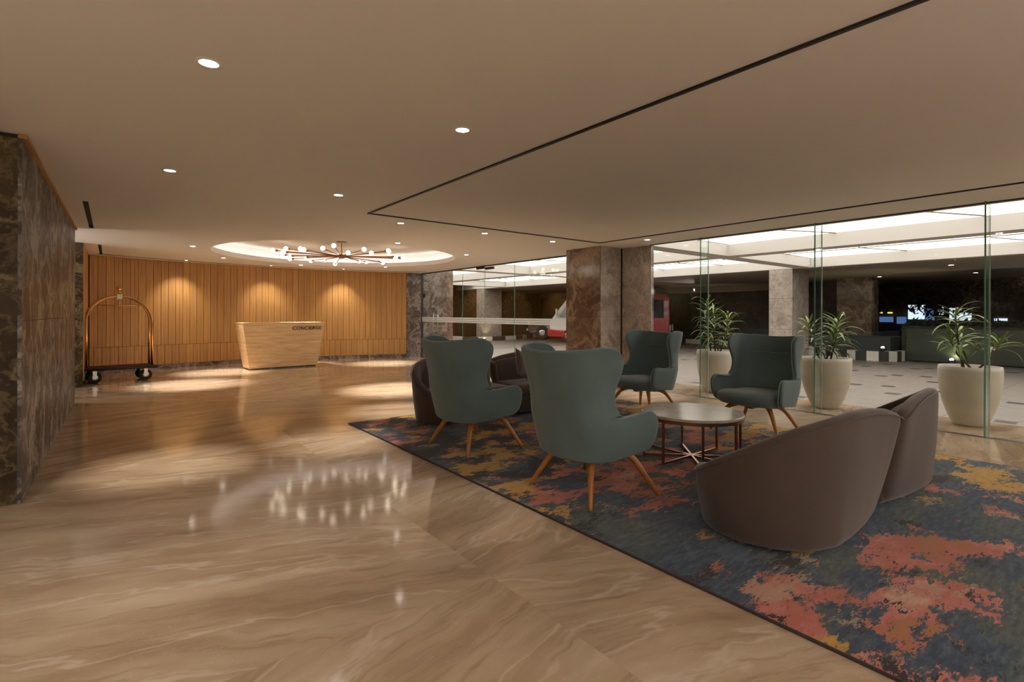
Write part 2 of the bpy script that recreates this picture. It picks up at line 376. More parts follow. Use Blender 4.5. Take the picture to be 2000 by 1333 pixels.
# ceiling with slots and round recess
def fill_holes(outer, holes, z):
    bm = bmesh.new()
    def loop(pts):
        vs = [bm.verts.new((x, y, z)) for x, y in pts]
        return [bm.edges.new((vs[i], vs[(i+1) % len(vs)])) for i in range(len(vs))]
    es = loop(outer)
    for h in holes: es += loop(h)
    bmesh.ops.triangle_fill(bm, use_beauty=True, use_dissolve=False, edges=es, normal=(0, 0, -1))
    bm.verts.index_update()
    r = ([v.co.copy() for v in bm.verts], [[v.index for v in f.verts] for f in bm.faces]); bm.free(); return r
def rect(x0, x1, y0, y1): return [(x0, y0), (x1, y0), (x1, y1), (x0, y1)]
OC = (3.85, 10.83); OR = 2.40
circ = lambda r, n=72: [(OC[0]+r*math.cos(2*PI*k/n), OC[1]+r*math.sin(2*PI*k/n)) for k in range(n)]
SL = (2.43, 6.52, -3.2, 5.96); SW = .024
slotL = [(-.25, -.20, 7.27, 9.52), (-.19, -.145, 11.74, 13.7)]
vs, fs = fill_holes(rect(-7, 7.39, -7.2, 16.2), [rect(*SL), circ(OR)]+[rect(*s) for s in slotL], C)
ceil = mesh('ceiling', vs, fs, 'ceiling'); struct(ceil)
mesh('ceiling_panel', [(x, y, C) for x, y in rect(SL[0]+SW, SL[1]-SW, SL[2]+SW, SL[3]-SW)], [(0, 3, 2, 1)], 'ceiling', ceil)
b = MB(); b.box(SL[0]-.1, SL[1]+.1, SL[2]-.1, SL[3]+.1, C+.05, C+.06)
for s in slotL: b.box(s[0]-.05, s[1]+.05, s[2]-.05, s[3]+.05, C+.04, C+.05)
b.build('slot_lining', 'black', ceil)
box('ceiling_void', 'black', -7, 7.39, -7.2, 7.9, C+.4, C+.45, ceil)
b = MB(); q = .024
b.box(SL[0], SL[1], SL[3]-q, SL[3], C-.012, C+.04).box(SL[0], SL[1], SL[2], SL[2]+q, C-.012, C+.04).box(SL[0], SL[0]+q, SL[2]+q, SL[3]-q, C-.012, C+.04).box(SL[1]-q, SL[1], SL[2]+q, SL[3]-q, C-.012, C+.04)
struct(b.build('trim_7', 'black'))
# round recess: lip, ledge, cove wall, raised disc
b = MB(); n = 72
def ringwall(b, r, z0, z1, r2=None, n=72):
    r2 = r2 or r
    vs = [(OC[0]+r*math.cos(2*PI*k/n), OC[1]+r*math.sin(2*PI*k/n), z0) for k in range(n)]+[(OC[0]+r2*math.cos(2*PI*k/n), OC[1]+r2*math.sin(2*PI*k/n), z1) for k in range(n)]
    b.add(vs, [(k, (k+1) % n, n+(k+1) % n, n+k) for k in range(n)])
ringwall(b, OR, C, C+.10); ringwall(b, OR, C+.10, C+.1001, OR+.03); ringwall(b, OR+.03, C+.10, C+.03); ringwall(b, OR+.03, C+.03, C+.0301, OR+.22); ringwall(b, OR+.22, C+.03, C+.31)
cw = b.build('recess_rim', 'cove', ceil, True)
mod(cw, 'EDGE_SPLIT', split_angle=math.radians(40))
b = MB(); b.add([(x, y, C+.31) for x, y in circ(OR+.24)], [tuple(range(71, -1, -1))]); b.build('recess_ceiling', 'ceiling', ceil)
b = MB(); b.tube([(OC[0]+(OR+.13)*math.cos(2*PI*k/48), OC[1]+(OR+.13)*math.sin(2*PI*k/48), C+.055) for k in range(49)], .012, 6, False)
b.build('cove_light_strip', 'cove_led', ceil)
# curved slot along timber wall + curved header trim
AC = (3.25, 5.70); AR = 9.0
def arcpt(r, a): return (AC[0]+r*math.sin(a), AC[1]+r*math.cos(a))
a0 = -math.asin(3.62/AR); a1 = math.asin(3.66/AR)
b = MB(); N = 40; vs = []
for r, z in ((AR-.42, C-.004), (AR-.37, C-.004), (AR-.37, C+.01), (AR-.42, C+.01)):
    for k in range(N+1):
        x, y = arcpt(r, a0+(a1-a0+.06)*k/N); vs.append((x, y, z))
fs = []
for q in range(4):
    for k in range(N): fs.append((q*(N+1)+k, q*(N+1)+k+1, ((q+1) % 4)*(N+1)+k+1, ((q+1) % 4)*(N+1)+k))
struct(mesh('trim_1', vs, fs, 'black'))

# ------------------------------------------------------------------ walls
def wallbox(name, mat, *a): return struct(box(name, mat, *a))
def clad(parent, mat, axis, plane, u0, u1, z0, z1, nu, nz, th=.018, sgn=1, gap=.0015):
    for i in range(nu):
        for k in range(nz):
            a, bb = u0+(u1-u0)*i/nu+gap, u0+(u1-u0)*(i+1)/nu-gap; c, d = z0+(z1-z0)*k/nz+gap, z0+(z1-z0)*(k+1)/nz-gap
            p0, p1 = sorted((plane, plane+sgn*th))
            if axis == 'x': box('marble_panel', mat, p0, p1, a, bb, c, d, parent)
            else: box('marble_panel', mat, a, bb, p0, p1, c, d, parent)
wl = wallbox('wall_left', 'black', -3.2, -.50, 4.83, 9.66, 0, C)
clad(wl, 'marb_wall', 'x', -.50, 4.80, 9.66, 0, C-.03, 4, 2, .02)
clad(wl, 'marb_front', 'y', 4.83, -3.2, -.48, 0, C-.03, 3, 2, .02, -1)
clad(wl, 'marb_dark', 'y', 9.66, -3.2, -.48, 0, C, 3, 2, .02)
w2 = wallbox('wall_left_far', 'black', -3.2, -.425, 11.62, 15.9, 0, C)
clad(w2, 'marb_dark', 'y', 11.62, -3.2, -.385, 0, C, 2, 2, .02, -1)
box('trim_2', 'trimwood', -.50, -.455, 4.80, 9.66, C-.03, C-.002, wl)
pv_ = Vector((-.50, 4.80, 0)); wl.matrix_world = Matrix.Translation(pv_) @ Matrix.Rotation(math.radians(-.82), 4, 'Z') @ Matrix.Translation(-pv_)
wallbox('wall_corridor', 'marb_brown', -3.4, -3.2, -1, 16, 0, C)
wallbox('wall_back', 'ceiling', -7, 7.38, -7.4, -7.2, 0, C)
wallbox('wall_side', 'ceiling', -7.2, -7, -7.2, 16, 0, C)
wallbox('wall_north', 'black', -7, 8.4, 15.9, 16.1, 0, C+.8)
# timber wall: planks upper / lower, plinth
wt = struct(MB().prism([arcpt(AR+.02, a0-.01+(a1-a0+.02)*k/24) for k in range(25)]+[(7.4, 15.9), (-.6, 15.9)], 0, C).build('wall_timber', 'black'))
pitch = .150; L = AR*(a1-a0); nP = int(round(L/pitch)); ZJ = .555
def plank_mesh(name, wid, z0, z1):
    b = MB(); g = .007; ch = .002; hw = wid/2-g/2
    prof = [(-hw, 0), (-hw, -.018), (-hw+ch, -.021), (-.0018, -.021), (0, -.0175), (.0018, -.021), (hw-ch, -.021), (hw, -.018), (hw, 0)]
    b.add([(x, y, z0) for x, y in prof]+[(x, y, z1) for x, y in prof], [(i, i+1, 9+i+1, 9+i) for i in range(8)]+[tuple(range(9, 18)), tuple(range(8, -1, -1))])
    me = bpy.data.meshes.new(name); me.from_pydata([tuple(v) for v in b.v], [], b.f); me.materials.append(M['wood']); return me
up_m = plank_mesh('plank', pitch, ZJ+.004, C); lo_m = plank_mesh('plank', pitch, .105, ZJ-.004)
def put(me, name, loc, rz, parent):
    o = bpy.data.objects.new(name, me); COL.objects.link(o); o.location = loc; o.rotation_euler = (0, 0, rz); o.parent = parent; return o
for k in range(nP):
    a = a0+(k+.5)*pitch/AR; x, y = arcpt(AR, a); put(up_m, 'plank', (x, y, 0), -a, wt)
    a = a0+(k+1.0)*pitch/AR
    if k < nP-1: x, y = arcpt(AR, a); put(lo_m, 'plank', (x, y, 0), -a, wt)
hf_m = plank_mesh('plank', pitch/2, .105, ZJ-.004)
for a in (a0+.25*pitch/AR, a0+(nP-.25)*pitch/AR): x, y = arcpt(AR, a); put(hf_m, 'plank', (x, y, 0), -a, wt)
b = MB(); N = 30; vs = []
for r, z in ((AR-.012, 0), (AR-.012, .102), (AR+.02, .102)):
    for k in range(N+1): x, y = arcpt(r, a0+(a1-a0)*k/N); vs.append((x, y, z))
struct(mesh('baseboard_timber', vs, [(q*(N+1)+k, q*(N+1)+k+1, (q+1)*(N+1)+k+1, (q+1)*(N+1)+k) for q in range(2) for k in range(N)], 'marb_grey'))
# left return of timber wall
for k in range(16):
    y = 11.72+.15*k
    put(up_m, 'plank', (-.40, y, 0), PI/2, w2); put(lo_m, 'plank', (-.40, y+.05, 0), PI/2, w2)
# marble right of the timber
x6, y6 = arcpt(AR, a1)
we = wallbox('wall_entrance', 'black', 6.86, 8.26, 13.93, 14.3, 0, C)
clad(we, 'marb_grey', 'y', 13.93, 6.88, 7.36, 0, C, 1, 2, .03, -1)
clad(we, 'marb_grey', 'y', 13.93, 7.44, 8.26, 0, C, 1, 2, .03, -1)
box('joint', 'black', 7.36, 7.44, 13.90, 13.93, 0, C, we)
# lobby pier
wp = wallbox('wall_pier', 'black', 6.83, 7.40, 6.23, 7.04, 0, C)
clad(wp, 'marb_brown', 'x', 6.83, 6.20, 7.04, 0, C, 1, 2, .025, -1)
clad(wp, 'marb_pier', 'y', 6.23, 6.81, 7.372, 0, C, 1, 2, .025, -1)
clad(wp, 'marb_brown', 'y', 7.04, 6.81, 7.40, 0, C, 1, 1, .02)
w3 = wallbox('wall_pier_outer', 'marb_grey', 7.42, 7.48, 5.56, 6.5, 0, C)
box('joint', 'black', 7.373, 7.41, 6.195, 6.235, 0, C, wp)
clad(w3, 'marb_pier', 'x', 7.42, 5.55, 6.21, 0, C, 1, 2, .02, -1)
# header over the glass (outside face of the ceiling edge)
struct(box('trim_3', 'canopy', 7.38, 7.46, -7.2, 16, C-.005, C+.9))
struct(box('trim_4', 'black', 7.365, 7.415, -7.2, 5.55, C-.012, C-.004))
struct(box('trim_5', 'black', 7.365, 7.415, 7.06, 13.9, C-.025, C-.004))

# ------------------------------------------------------------------ glass front
GX = 7.39
FINY = [-3.75, -2.1, -.45, 1.2, 2.87, 4.53]
ys = [-7.0]+FINY+[5.55]
for i in range(len(ys)-1):
    struct(box('window_%d' % (i+1), 'glass', GX, GX+.012, ys[i]+.004, ys[i+1]-.004, .0, C-.004))
for i, y in enumerate(FINY):
    f = struct(box('window_%d' % (20+i), 'fin_glass', 7.285, 7.50, y-.0075, y+.0075, .0, C-.003))
    box('fin_edge', 'glass_edge', 7.280, 7.2849, y-.0075, y+.0075, 0, C-.003, f)
    box('fin_edge', 'edge_pale', 7.5001, 7.505, y-.0075, y+.0075, 0, C-.003, f)
dj = [13.88, 12.96, 11.62, 10.59, 9.38, 7.07]
names = ['window_8', 'door_1', 'door_2', 'window_9', 'window_10']
doors = []
for i in range(5):
    y1, y0 = dj[i]-.005, dj[i+1]+.005
    d = struct(box(names[i], 'glass', GX, GX+.012, y0, y1, .006, C-.03)); doors.append(d)
    box('glass_edge', 'glass_edge', GX-.001, GX+.013, y0-.004, y0, .006, C-.03, d)
    for z0, z1 in ((1.06, 1.098), (1.106, 1.150), (1.158, 1.20)):
        box('frosted_band', 'frost', GX-.0025, GX-.0012, y0, y1, z0, z1, d)
for d, y in ((doors[1], 12.86), (doors[1], 11.72)):
    if y == 12.86:
        b = MB()
        for x in (GX-.07, GX+.08):
            b.tube([(x, 13.08, .74), (x, 13.08, 1.32)], .014, 10)
        b.tube([(GX-.07, 13.08, .80), (GX+.08, 13.08, .80)], .008, 8); b.tube([(GX-.07, 13.08, 1.26), (GX+.08, 13.08, 1.26)], .008, 8)
        b.build('door_handle', 'steel', doors[0], True)
box('door_lock', 'black', GX-.01, GX+.02, 13.72, 13.80, 1.78, 1.90, doors[0])
box('patch_fitting', 'black', GX-.02, GX+.03, 10.62, 10.95, C-.075, C-.02, doors[2])
box('patch_fitting', 'black', GX-.02, GX+.03, 10.22, 10.55, C-.105, C-.045, doors[3])
# threshold strip outside and channel
struct(box('trim_6', 'black', 7.30, 7.385, -7.2, 16, -.02, -.003))
te = struct(box('floor_terrace', 'black', 7.38, 8.42, -7.2, 6.3, -.1, -.021))
for k in range(9):
    box('slab', 'floor_a' if k % 2 else 'floor_b', 7.387, 8.418, -7.1+1.49*k+.002, -7.1+1.49*(k+1)-.002, -.02, -.001, te)

# ------------------------------------------------------------------ exterior: paving, canopy, columns
dr = struct(box('floor_driveway', 'asphalt', 7.38, 60, -14, 60, -.14, -.028))
pm = bpy.data.meshes.new('paver'); bb = MB().box(-.3975, .3975, -.3975, .3975, -.027, -.004); pm.from_pydata([tuple(v) for v in bb.v], [], bb.f); pm.materials.append(M['paver'])
tm = bpy.data.meshes.new('inset_tile'); bb = MB().box(-.10, .10, -.10, .10, -.012, -.0025); tm.from_pydata([tuple(v) for v in bb.v], [], bb.f); tm.materials.append(M['paver_dark'])
for i in range(11):
    for j in range(26):
        put(pm, 'paver', (8.82+.8*i, -5.0+.8*j, 0), 0, dr)
for i in range(11):
    for j in range(20):
        if (i*7+j*3) % 3 != 1: put(tm, 'inset_tile', (8.42+.8*(i+.5)+.19*((j*5+i) % 3-1), -3.4+.8*j+.17*((i*5+j) % 3-1), 0), 0, dr)
can = struct(MB().box(7.46, 30, -14, 30, 3.25, 3.35).build('ceiling_canopy', 'black'))
ZB = 2.57
def beam(x0, x1, y0, y1, z0=ZB, z1=3.2, mat='canopy'): return box('beam', mat, x0, x1, y0, y1, z0, z1, can)
for y in (-13.9, -7.5, -.82, 5.88, 12.55, 19.3):
    beam(7.46, 14.62, y, y+.42, ZB)
beam(10.50, 10.93, -14, 22, ZB-.001)
beam(14.64, 14.9, -14, 23, ZB-.003)
yl = [-13.5, -7.1, -.40, 6.30, 12.97, 19.7, 22]
for xi, (x0, x1) in enumerate(((7.47, 10.5), (10.93, 14.64))):
    for j in range(6):
        y0, y1 = yl[j], (yl[j+1]-.42 if j < 5 else 22)
        nseg = 3
        for q in range(nseg):
            a, c = y0+(y1-y0)*q/nseg, y0+(y1-y0)*(q+1)/nseg
            sk = .5 if q else 0; sk2 = .5 if q < nseg-1 else 0
            xm = x0+(x1-x0)*.62
            MB().add([(x0, a+.012, ZB+.25), (xm, a+sk+.012, ZB+.25), (xm, c+sk2-.012, ZB+.25), (x0, c-.012, ZB+.25)], [(0, 3, 2, 1)]).build('light_panel', 'lit', can)
            MB().add([(xm+.02, a+sk+.012, ZB+.25), (x1, a+.012, ZB+.25), (x1, c-.012, ZB+.25), (xm+.02, c+sk2-.012, ZB+.25)], [(0, 3, 2, 1)]).build('light_panel', 'lit', can)
for x0, x1 in ((7.47, 10.5), (10.93, 14.64)):
    xm = x0+(x1-x0)*.62+.01
    for j in range(6):
        y0, y1 = yl[j], (yl[j+1]-.42 if j < 5 else 22)
        for q in (1, 2):
            a = y0+(y1-y0)*q/3
            MB().tube([(x0, a, ZB+.247), (xm, a+.5, ZB+.247), (x1, a, ZB+.246)], .014, 4).build('panel_joint', 'soffit', can)
        MB().tube([(xm, y0, ZB+.247), (xm, y1, ZB+.246)], .014, 4).build('panel_joint', 'soffit', can)
# low dark soffit beyond with rounded corner at the garden
poly = [(14.9, -14), (23.3, -14), (23.6, 3), (24.6, 6.2), (24.9, 7.4), (24.4, 8.2), (22.6, 8.6), (21.9, 9), (21.9, 24), (14.9, 24)]
struct(MB().prism(poly, ZB, ZB+.5).build('ceiling_soffit', 'soffit'))
box('soffit_band', 'soffit', 20.9, 21.3, 8.7, 24, 2.30, 2.57, can)
struct(box('wall_driveway', 'darkwall', 21.9, 22.2, 6.8, 26, 0, 3))
# ribbed wall closing the drive at the far end
wr = struct(box('wall_far', 'black', 8.2, 22.5, 25.0, 25.3, -.02, 3.2))
rb = bpy.data.meshes.new('slat'); bb = MB().box(-.17, .17, -.05, 0, 0, 3.0); rb.from_pydata([tuple(v) for v in bb.v], [], bb.f); rb.materials.append(M['ribwall'])
for k in range(40): put(rb, 'slat', (8.4+.36*k, 25.0, 0), 0, wr)
struct(box('wall_entrance_outer', 'marb_brown', 8.26, 8.5, 13.93, 25.1, 0, 3.2))
def column(x0, x1, y0, y1, label, mat='marb_light', z=ZB):
    t = tag(box('stone_column', mat, x0, x1, y0, y1, .0, z), label, 'column', 'columns under the canopy')
    box('plinth', mat, x0-.02, x1+.02, y0-.02, y1+.02, 0, .12, t)
    for zz in (.9, 1.75): box('joint', 'paver_dark', x0-.001, x1+.001, y0-.001, y1+.001, zz, zz+.006, t)
    return t
column(14.65, 15.68, 6.34, 6.97, 'pale grey stone column of the canopy behind the middle potted plant')
column(14.65, 15.68, 20.97, 21.72, 'stone column behind the glass entrance doors with an uplight at its foot')
column(20.1, 20.75, 6.15, 7.2, 'unlit brown stone column at the garden end of the drive', 'marb_brown', 2.57)
# kerbs
def kerb(pts, name, label, n, h=.17, wdt=.16):
    t = thing(name, label, 'kerb', (0, 0, 0))
    P = [Vector((*p, 0)) for p in pts]; seg = []; L = [0]
    for i in range(len(P)-1): L.append(L[-1]+(P[i+1]-P[i]).length)
    def at(d):
        for i in range(len(P)-1):
            if d <= L[i+1]+1e-6: return P[i].lerp(P[i+1], (d-L[i])/(L[i+1]-L[i])), (P[i+1]-P[i]).normalized()
        return P[-1], (P[-1]-P[-2]).normalized()
    for k in range(n):
        (p, d1), (q, d2) = at(L[-1]*(k+.02)/n), at(L[-1]*(k+.98)/n)
        n1 = Vector((-d1.y, d1.x, 0))*wdt; n2 = Vector((-d2.y, d2.x, 0))*wdt; up = Vector((0, 0, h)); dn = Vector((0, 0, -.028))
        MB().add([p+dn, q+dn, q+n2+dn, p+n1+dn, p+up, q+up, q+n2+up, p+n1+up], [(0, 3, 2, 1), (4, 5, 6, 7), (0, 1, 5, 4), (1, 2, 6, 5), (2, 3, 7, 6), (3, 0, 4, 7)]).build('kerb_stone', 'curb_white' if k % 2 else 'curb_black', t)
    return t
kerb([(13.5, 23.2), (13.65, 21.3), (14.1, 20.72), (15.4, 20.66), (16.9, 21.0), (18.6, 22.2), (20.6, 22.2), (21.45, 20.6), (21.45, 16.4), (20.9, 13.4), (20.8, 9.5)], 'striped_kerb', 'long black and white painted kerb curving past the parked vehicles', 26)
kerb([(18.4, 7.6), (17.4, 6.3), (17.0, 5.5), (17.1, 4.95), (17.6, 4.72), (18.15, 4.72)], 'striped_kerb', 'short striped kerb end beside the dark low wall and hedge', 14, .27)
struct(box('wall_planter', 'nightwall', 18.6, 20.0, 5.2, 9.5, 0, .62))
hw = struct(box('wall_garden', 'hedgewall', 18.2, 18.6, -12, 4.7, 0, .92))

# ------------------------------------------------------------------ garden at night
def leafcloud(name, mat, parent, n, fn, s0, s1, seed=1):
    r = random.Random(seed); vs = []; fs = []
    for i in range(n):
        c = Vector(fn(r)); s = r.uniform(s0, s1)
        a = Vector((r.gauss(0, 1), r.gauss(0, 1), r.gauss(0, 1))).normalized(); b_ = a.cross(Vector((r.gauss(0, 1), r.gauss(0, 1), r.gauss(0, 1)))).normalized()
        k = len(vs); vs += [c-a*s, c-b_*s*.35, c+a*s, c+b_*s*.35]; fs.append((k, k+1, k+2, k+3))
    return stuff(mesh(name, vs, fs, mat, parent))
hd = thing('hedge', 'dark clipped hedge behind the low garden wall', 'hedge', (19.3, -4, 0))
leafcloud('foliage', 'hedge', hd, 9000, lambda r: (r.uniform(-.45, .45), r.uniform(-8, 9.0), r.uniform(.1, 1.12)+.08*math.sin(r.random()*9)), .05, .11, 3)
MB().box(-.4, .4, -8, 9.0, -.02, .98).build('hedge_core', 'hedge', hd)
tr = [(27, 8.6, 1.7, 1), (30.2, 6.6, 2.0, 2), (26.5, 4.2, 1.8, 3), (32, 11.2, 2.0, 4), (30, 1.6, 2.1, 5), (26.5, -.2, 1.8, 6)]
tl = ['night tree left of the lit blue boards', 'night tree in front of the lit white board', 'dark garden tree right of the lit white board', 'night tree farthest left behind the garden', 'dark garden tree behind the right glass fin', 'dark garden tree at the right edge of the view']
for (x, y, rr, sd), lb in zip(tr, tl):
    t = thing('garden_tree', lb, 'tree', (x, y, 0), 0, 'trees in the dark garden')
    MB().tube([(0, 0, -.03), (.05, .03, .9), (-.05, .1, 1.9), (.1, 0, 3.2)], [.11, .09, .07, .04], 8).build('trunk', 'cane', t)
    for q in range(4):
        a = q*1.7+sd; MB().tube([(0, 0, 1.1+.25*q), (.5*math.cos(a), .5*math.sin(a), 1.6+.3*q), (1.2*math.cos(a), 1.2*math.sin(a), 2.1+.4*q)], [.04, .03, .012], 6).build('branch', 'cane', t)
    def fn(r, rr=rr):
        while 1:
            p = Vector((r.uniform(-1, 1), r.uniform(-1, 1), r.uniform(-1, 1)))
            if p.length < 1 and (p.length > .45 or r.random() < .4): return (p.x*rr, p.y*rr, 3.1+p.z*1.95)
    leafcloud('crown', 'treeleaf', t, 3400, fn, .08, .17, 50+sd)
cl = thing('wall_climber', 'leafy climber on the dark ribbed wall seen through the entrance doors', 'climber', (15, 24.9, 0))
def fcl(r):
    x = r.uniform(-5.5, 6.0); return (x, -.05-abs(r.gauss(0, .12)), 1.75+.5*math.sin(x*1.7)+r.gauss(0, .38))
leafcloud('foliage', 'leaf', cl, 1500, fcl, .04, .09, 77)
MB().tube([(-5.5, -.04, 1.5), (-2, -.06, 2.2), (1, -.05, 1.7), (6, -.06, 2.1)], .02, 6).tube([(0, -.04, 0), (.2, -.05, 1.8)], .03, 6).build('stem', 'cane', cl)
fbd = thing('shop_building', 'far building with lit blue and white shop boards seen through the trees', 'building', (40, 8.5, 0))
box('facade', 'nightwall', .1, 1, -14, 14, -.02, 9, fbd)
def board(name, mat, y0, y1, z0, z1): box(name, mat, 0, .08, y0-8.5, y1-8.5, z0, z1, fbd)
board('lit_board', 'sign_white', 9.4, 10.25, 1.05, 1.95); board('lit_board', 'sign_blue', 8.7, 9.4, 1.0, 1.8); board('lit_board', 'sign_white', 8.5, 9.0, 1.35, 1.8)
board('lit_board', 'sign_white', 7.2, 8.2, 1.0, 1.75); board('lit_board', 'sign_blue', 10.35, 10.85, .75, 1.2); board('lit_board', 'sign_blue', 11.05, 11.8, .85, 1.2)
board('lit_strip', 'sign_yellow', 11.65, 11.8, 1.42, 1.5); board('lit_strip', 'sign_yellow', 11.1, 11.35, 1.42, 1.5); board('lit_strip', 'sign_white', 5.65, 6.2, 1.0, 1.14)

# ------------------------------------------------------------------ vehicles
def profile_solid(prof, w0, w1, name, mat, parent, inset=None):
    # prof: (x,z) list, width from -w/2..w/2 ; top narrower via inset(z)
    n = len(prof); f = inset or (lambda z: 0)
    vs = [(x, -w0/2+f(z), z) for x, z in prof]+[(x, w1/2-f(z), z) for x, z in prof]
    fs = [tuple(range(n)), tuple(range(2*n-1, n-1, -1))]+[(i, n+i, n+(i+1) % n, (i+1) % n) for i in range(n)]
    o = mesh(name, vs, fs, mat, parent); mod(o, 'BEVEL', width=.05, segments=3, limit_method='ANGLE', angle_limit=.5)
    return o
def wheel(parent, x, y, r, w=.2):
    wv = MB().lathe([(1e-4, -w/2), (r*.55, -w/2), (r*.9, -w/2), (r, -w/2+.03), (r, w/2-.03), (r*.9, w/2), (r*.55, w/2), (1e-4, w/2)], n=24).xf(Matrix.Translation((x, y, r-.028)) @ Matrix.Rotation(PI/2, 4, 'X')).build('wheel', 'rubber', parent, True)
    MB().lathe([(1e-4, -w/2-.01), (r*.3, -w/2-.012), (r*.56, -w/2-.004), (r*.56, w/2+.004), (r*.3, w/2+.012), (1e-4, w/2+.01)], n=16).xf(Matrix.Translation((x, y, r-.028)) @ Matrix.Rotation(PI/2, 4, 'X')).build('hub_cap', 'steel', wv, True)
hx = Vector((-2.75, 4.6, 0)).normalized(); hang = math.atan2(hx.y, hx.x)
mbus = thing('minibus', 'red and white minibus parked behind the stone pier', 'minibus', (18.35, 16.1, 0), hang)
ins = lambda z: max(0, (z-1.1))*.10
profile_solid([(-2.75, .35), (1.3, .35), (1.3, 2.24), (-2.6, 2.24), (-2.75, 2.05)], 1.9, 1.9, 'body', 'red', mbus, ins)
profile_solid([(1.3, .52), (2.62, .52), (2.66, .9), (2.50, 1.12), (1.75, 2.12), (1.55, 2.24), (1.3, 2.24)], 1.9, 1.9, 'cab', 'whitepaint', mbus, ins)
profile_solid([(1.9, .22), (2.72, .25), (2.76, .55), (2.62, .62), (1.9, .55)], 1.94, 1.94, 'bumper', 'red', mbus)
profile_solid([(2.49, 1.18), (2.515, 1.18), (1.80, 2.08), (1.775, 2.08)], 1.62, 1.62, 'windscreen', 'windscreen', mbus)
for s in (1, -1):
    for i, (x0, x1) in enumerate([(-2.5, -1.75), (-1.65, -.75), (-.65, .25), (.35, 1.15)]):
        MB().add([(x0, s*.955, 1.15), (x1, s*.955, 1.15), (x1, s*.895, 1.95), (x0, s*.895, 1.95)], [(0, 1, 2, 3)]).build('side_window', 'carglass', mbus)
    MB().add([(1.45, s*.955, 1.15), (2.2, s*.955, 1.15), (1.7, s*.89, 1.95), (1.45, s*.89, 1.95)], [(0, 1, 2, 3)]).build('cab_window', 'windscreen', mbus)
    box('headlamp', 'headlamp', 2.58, 2.69, s*.62-.16, s*.62+.16, .68, .86, mbus, .02)
    MB().tube([(2.1, s*.95, 1.25), (2.25, s*1.15, 1.35)], .02, 6).box(2.2, 2.27, s*1.17-.09, s*1.17+.09, 1.2, 1.55, .02).build('mirror', 'whitepaint', mbus)
    box('tail_lamp', 'whitepaint', -2.79, -2.72, s*.80-.08, s*.80+.08, .55, .85, mbus, .02)
    for x in (-1.75, 1.75): wheel(mbus, x, s*.84, .33)
box('rear_window', 'carglass', -2.775, -2.755, -.75, .75, 1.25, 1.9, mbus)
box('grille', 'chrome', 2.63, 2.70, -.4, .4, .62, .82, mbus, .01)
suv = thing('suv', 'dark olive car with chrome grille parked ahead of the minibus', 'car', (19.03, 19.45, 0), hang+.2)
profile_solid([(-2.1, .35), (2.0, .32), (2.12, .5), (2.1, .78), (1.95, .98), (.95, 1.08), (.3, 1.62), (.1, 1.70), (-1.7, 1.70), (-2.05, 1.1)], 1.78, 1.78, 'body', 'carpaint', suv, lambda z: max(0, z-1.0)*.22)
profile_solid([(.90, 1.12), (.93, 1.12), (.32, 1.58), (.29, 1.58)], 1.5, 1.5, 'windscreen', 'carglass', suv)
for s in (1, -1):
    for x0, x1 in ((-1.75, -.95), (-.85, -.05), (.05, .65)):
        MB().add([(x0, s*.87, 1.12), (x1, s*.87, 1.12), (min(x1, .3), s*.775, 1.58), (x0, s*.775, 1.58)], [(0, 1, 2, 3)]).build('side_window', 'carglass', suv)
    box('headlamp', 'headlamp', 1.98, 2.12, s*.62-.2, s*.62+.2, .76, .92, suv, .03)
    for x in (-1.3, 1.35): wheel(suv, x, s*.80, .36)
for k in range(3): box('grille_bar', 'chrome', 2.08, 2.14, -.4, .4, .66+.08*k, .69+.08*k, suv, .008)
box('bumper', 'steel', 2.05, 2.19, -.84, .84, .42, .56, suv, .03)

# ------------------------------------------------------------------ uplights
def uplight(x, y, label, z=0.0, d=(0, 0, 1), col=(1, .82, .5), pw=8):
    t = thing('ground_uplight', label, 'light', (x, y, z-.02))
    MB().lathe([(.075, 0), (.085, .02), (.085, .10), (.07, .115), (.06, .10)], n=16).build('housing', 'black', t, True)
    MB().lathe([(1e-4, .105), (.062, .105)], n=16).build('lens', 'uplamp', t)
    MB().sphere((0, 0, .115), .045, 12, 6).build('dome', 'uplamp', t, True)
    s = spot('uplight_lamp', (0, 0, .175), pw, 110, .6, .05, col, (d[0], d[1], d[2]+.175), t)
uplight(14.45, 20.75, 'bright floor uplight at the foot of the column behind the doors', d=(.25, .15, 1), pw=60)
uplight(17.75, 5.15, 'small uplight glowing behind the striped kerb end', .25, d=(.2, .2, 1), pw=20)
uplight(17.9, 3.62, 'greenish yellow floodlight left of the rightmost planter', d=(.5, 0, .5), col=(.9, 1, .4), pw=5)
uplight(20.3, 12.2, 'small white uplight on the far kerb behind the left planter', .05, d=(.4, .2, 1), pw=15)

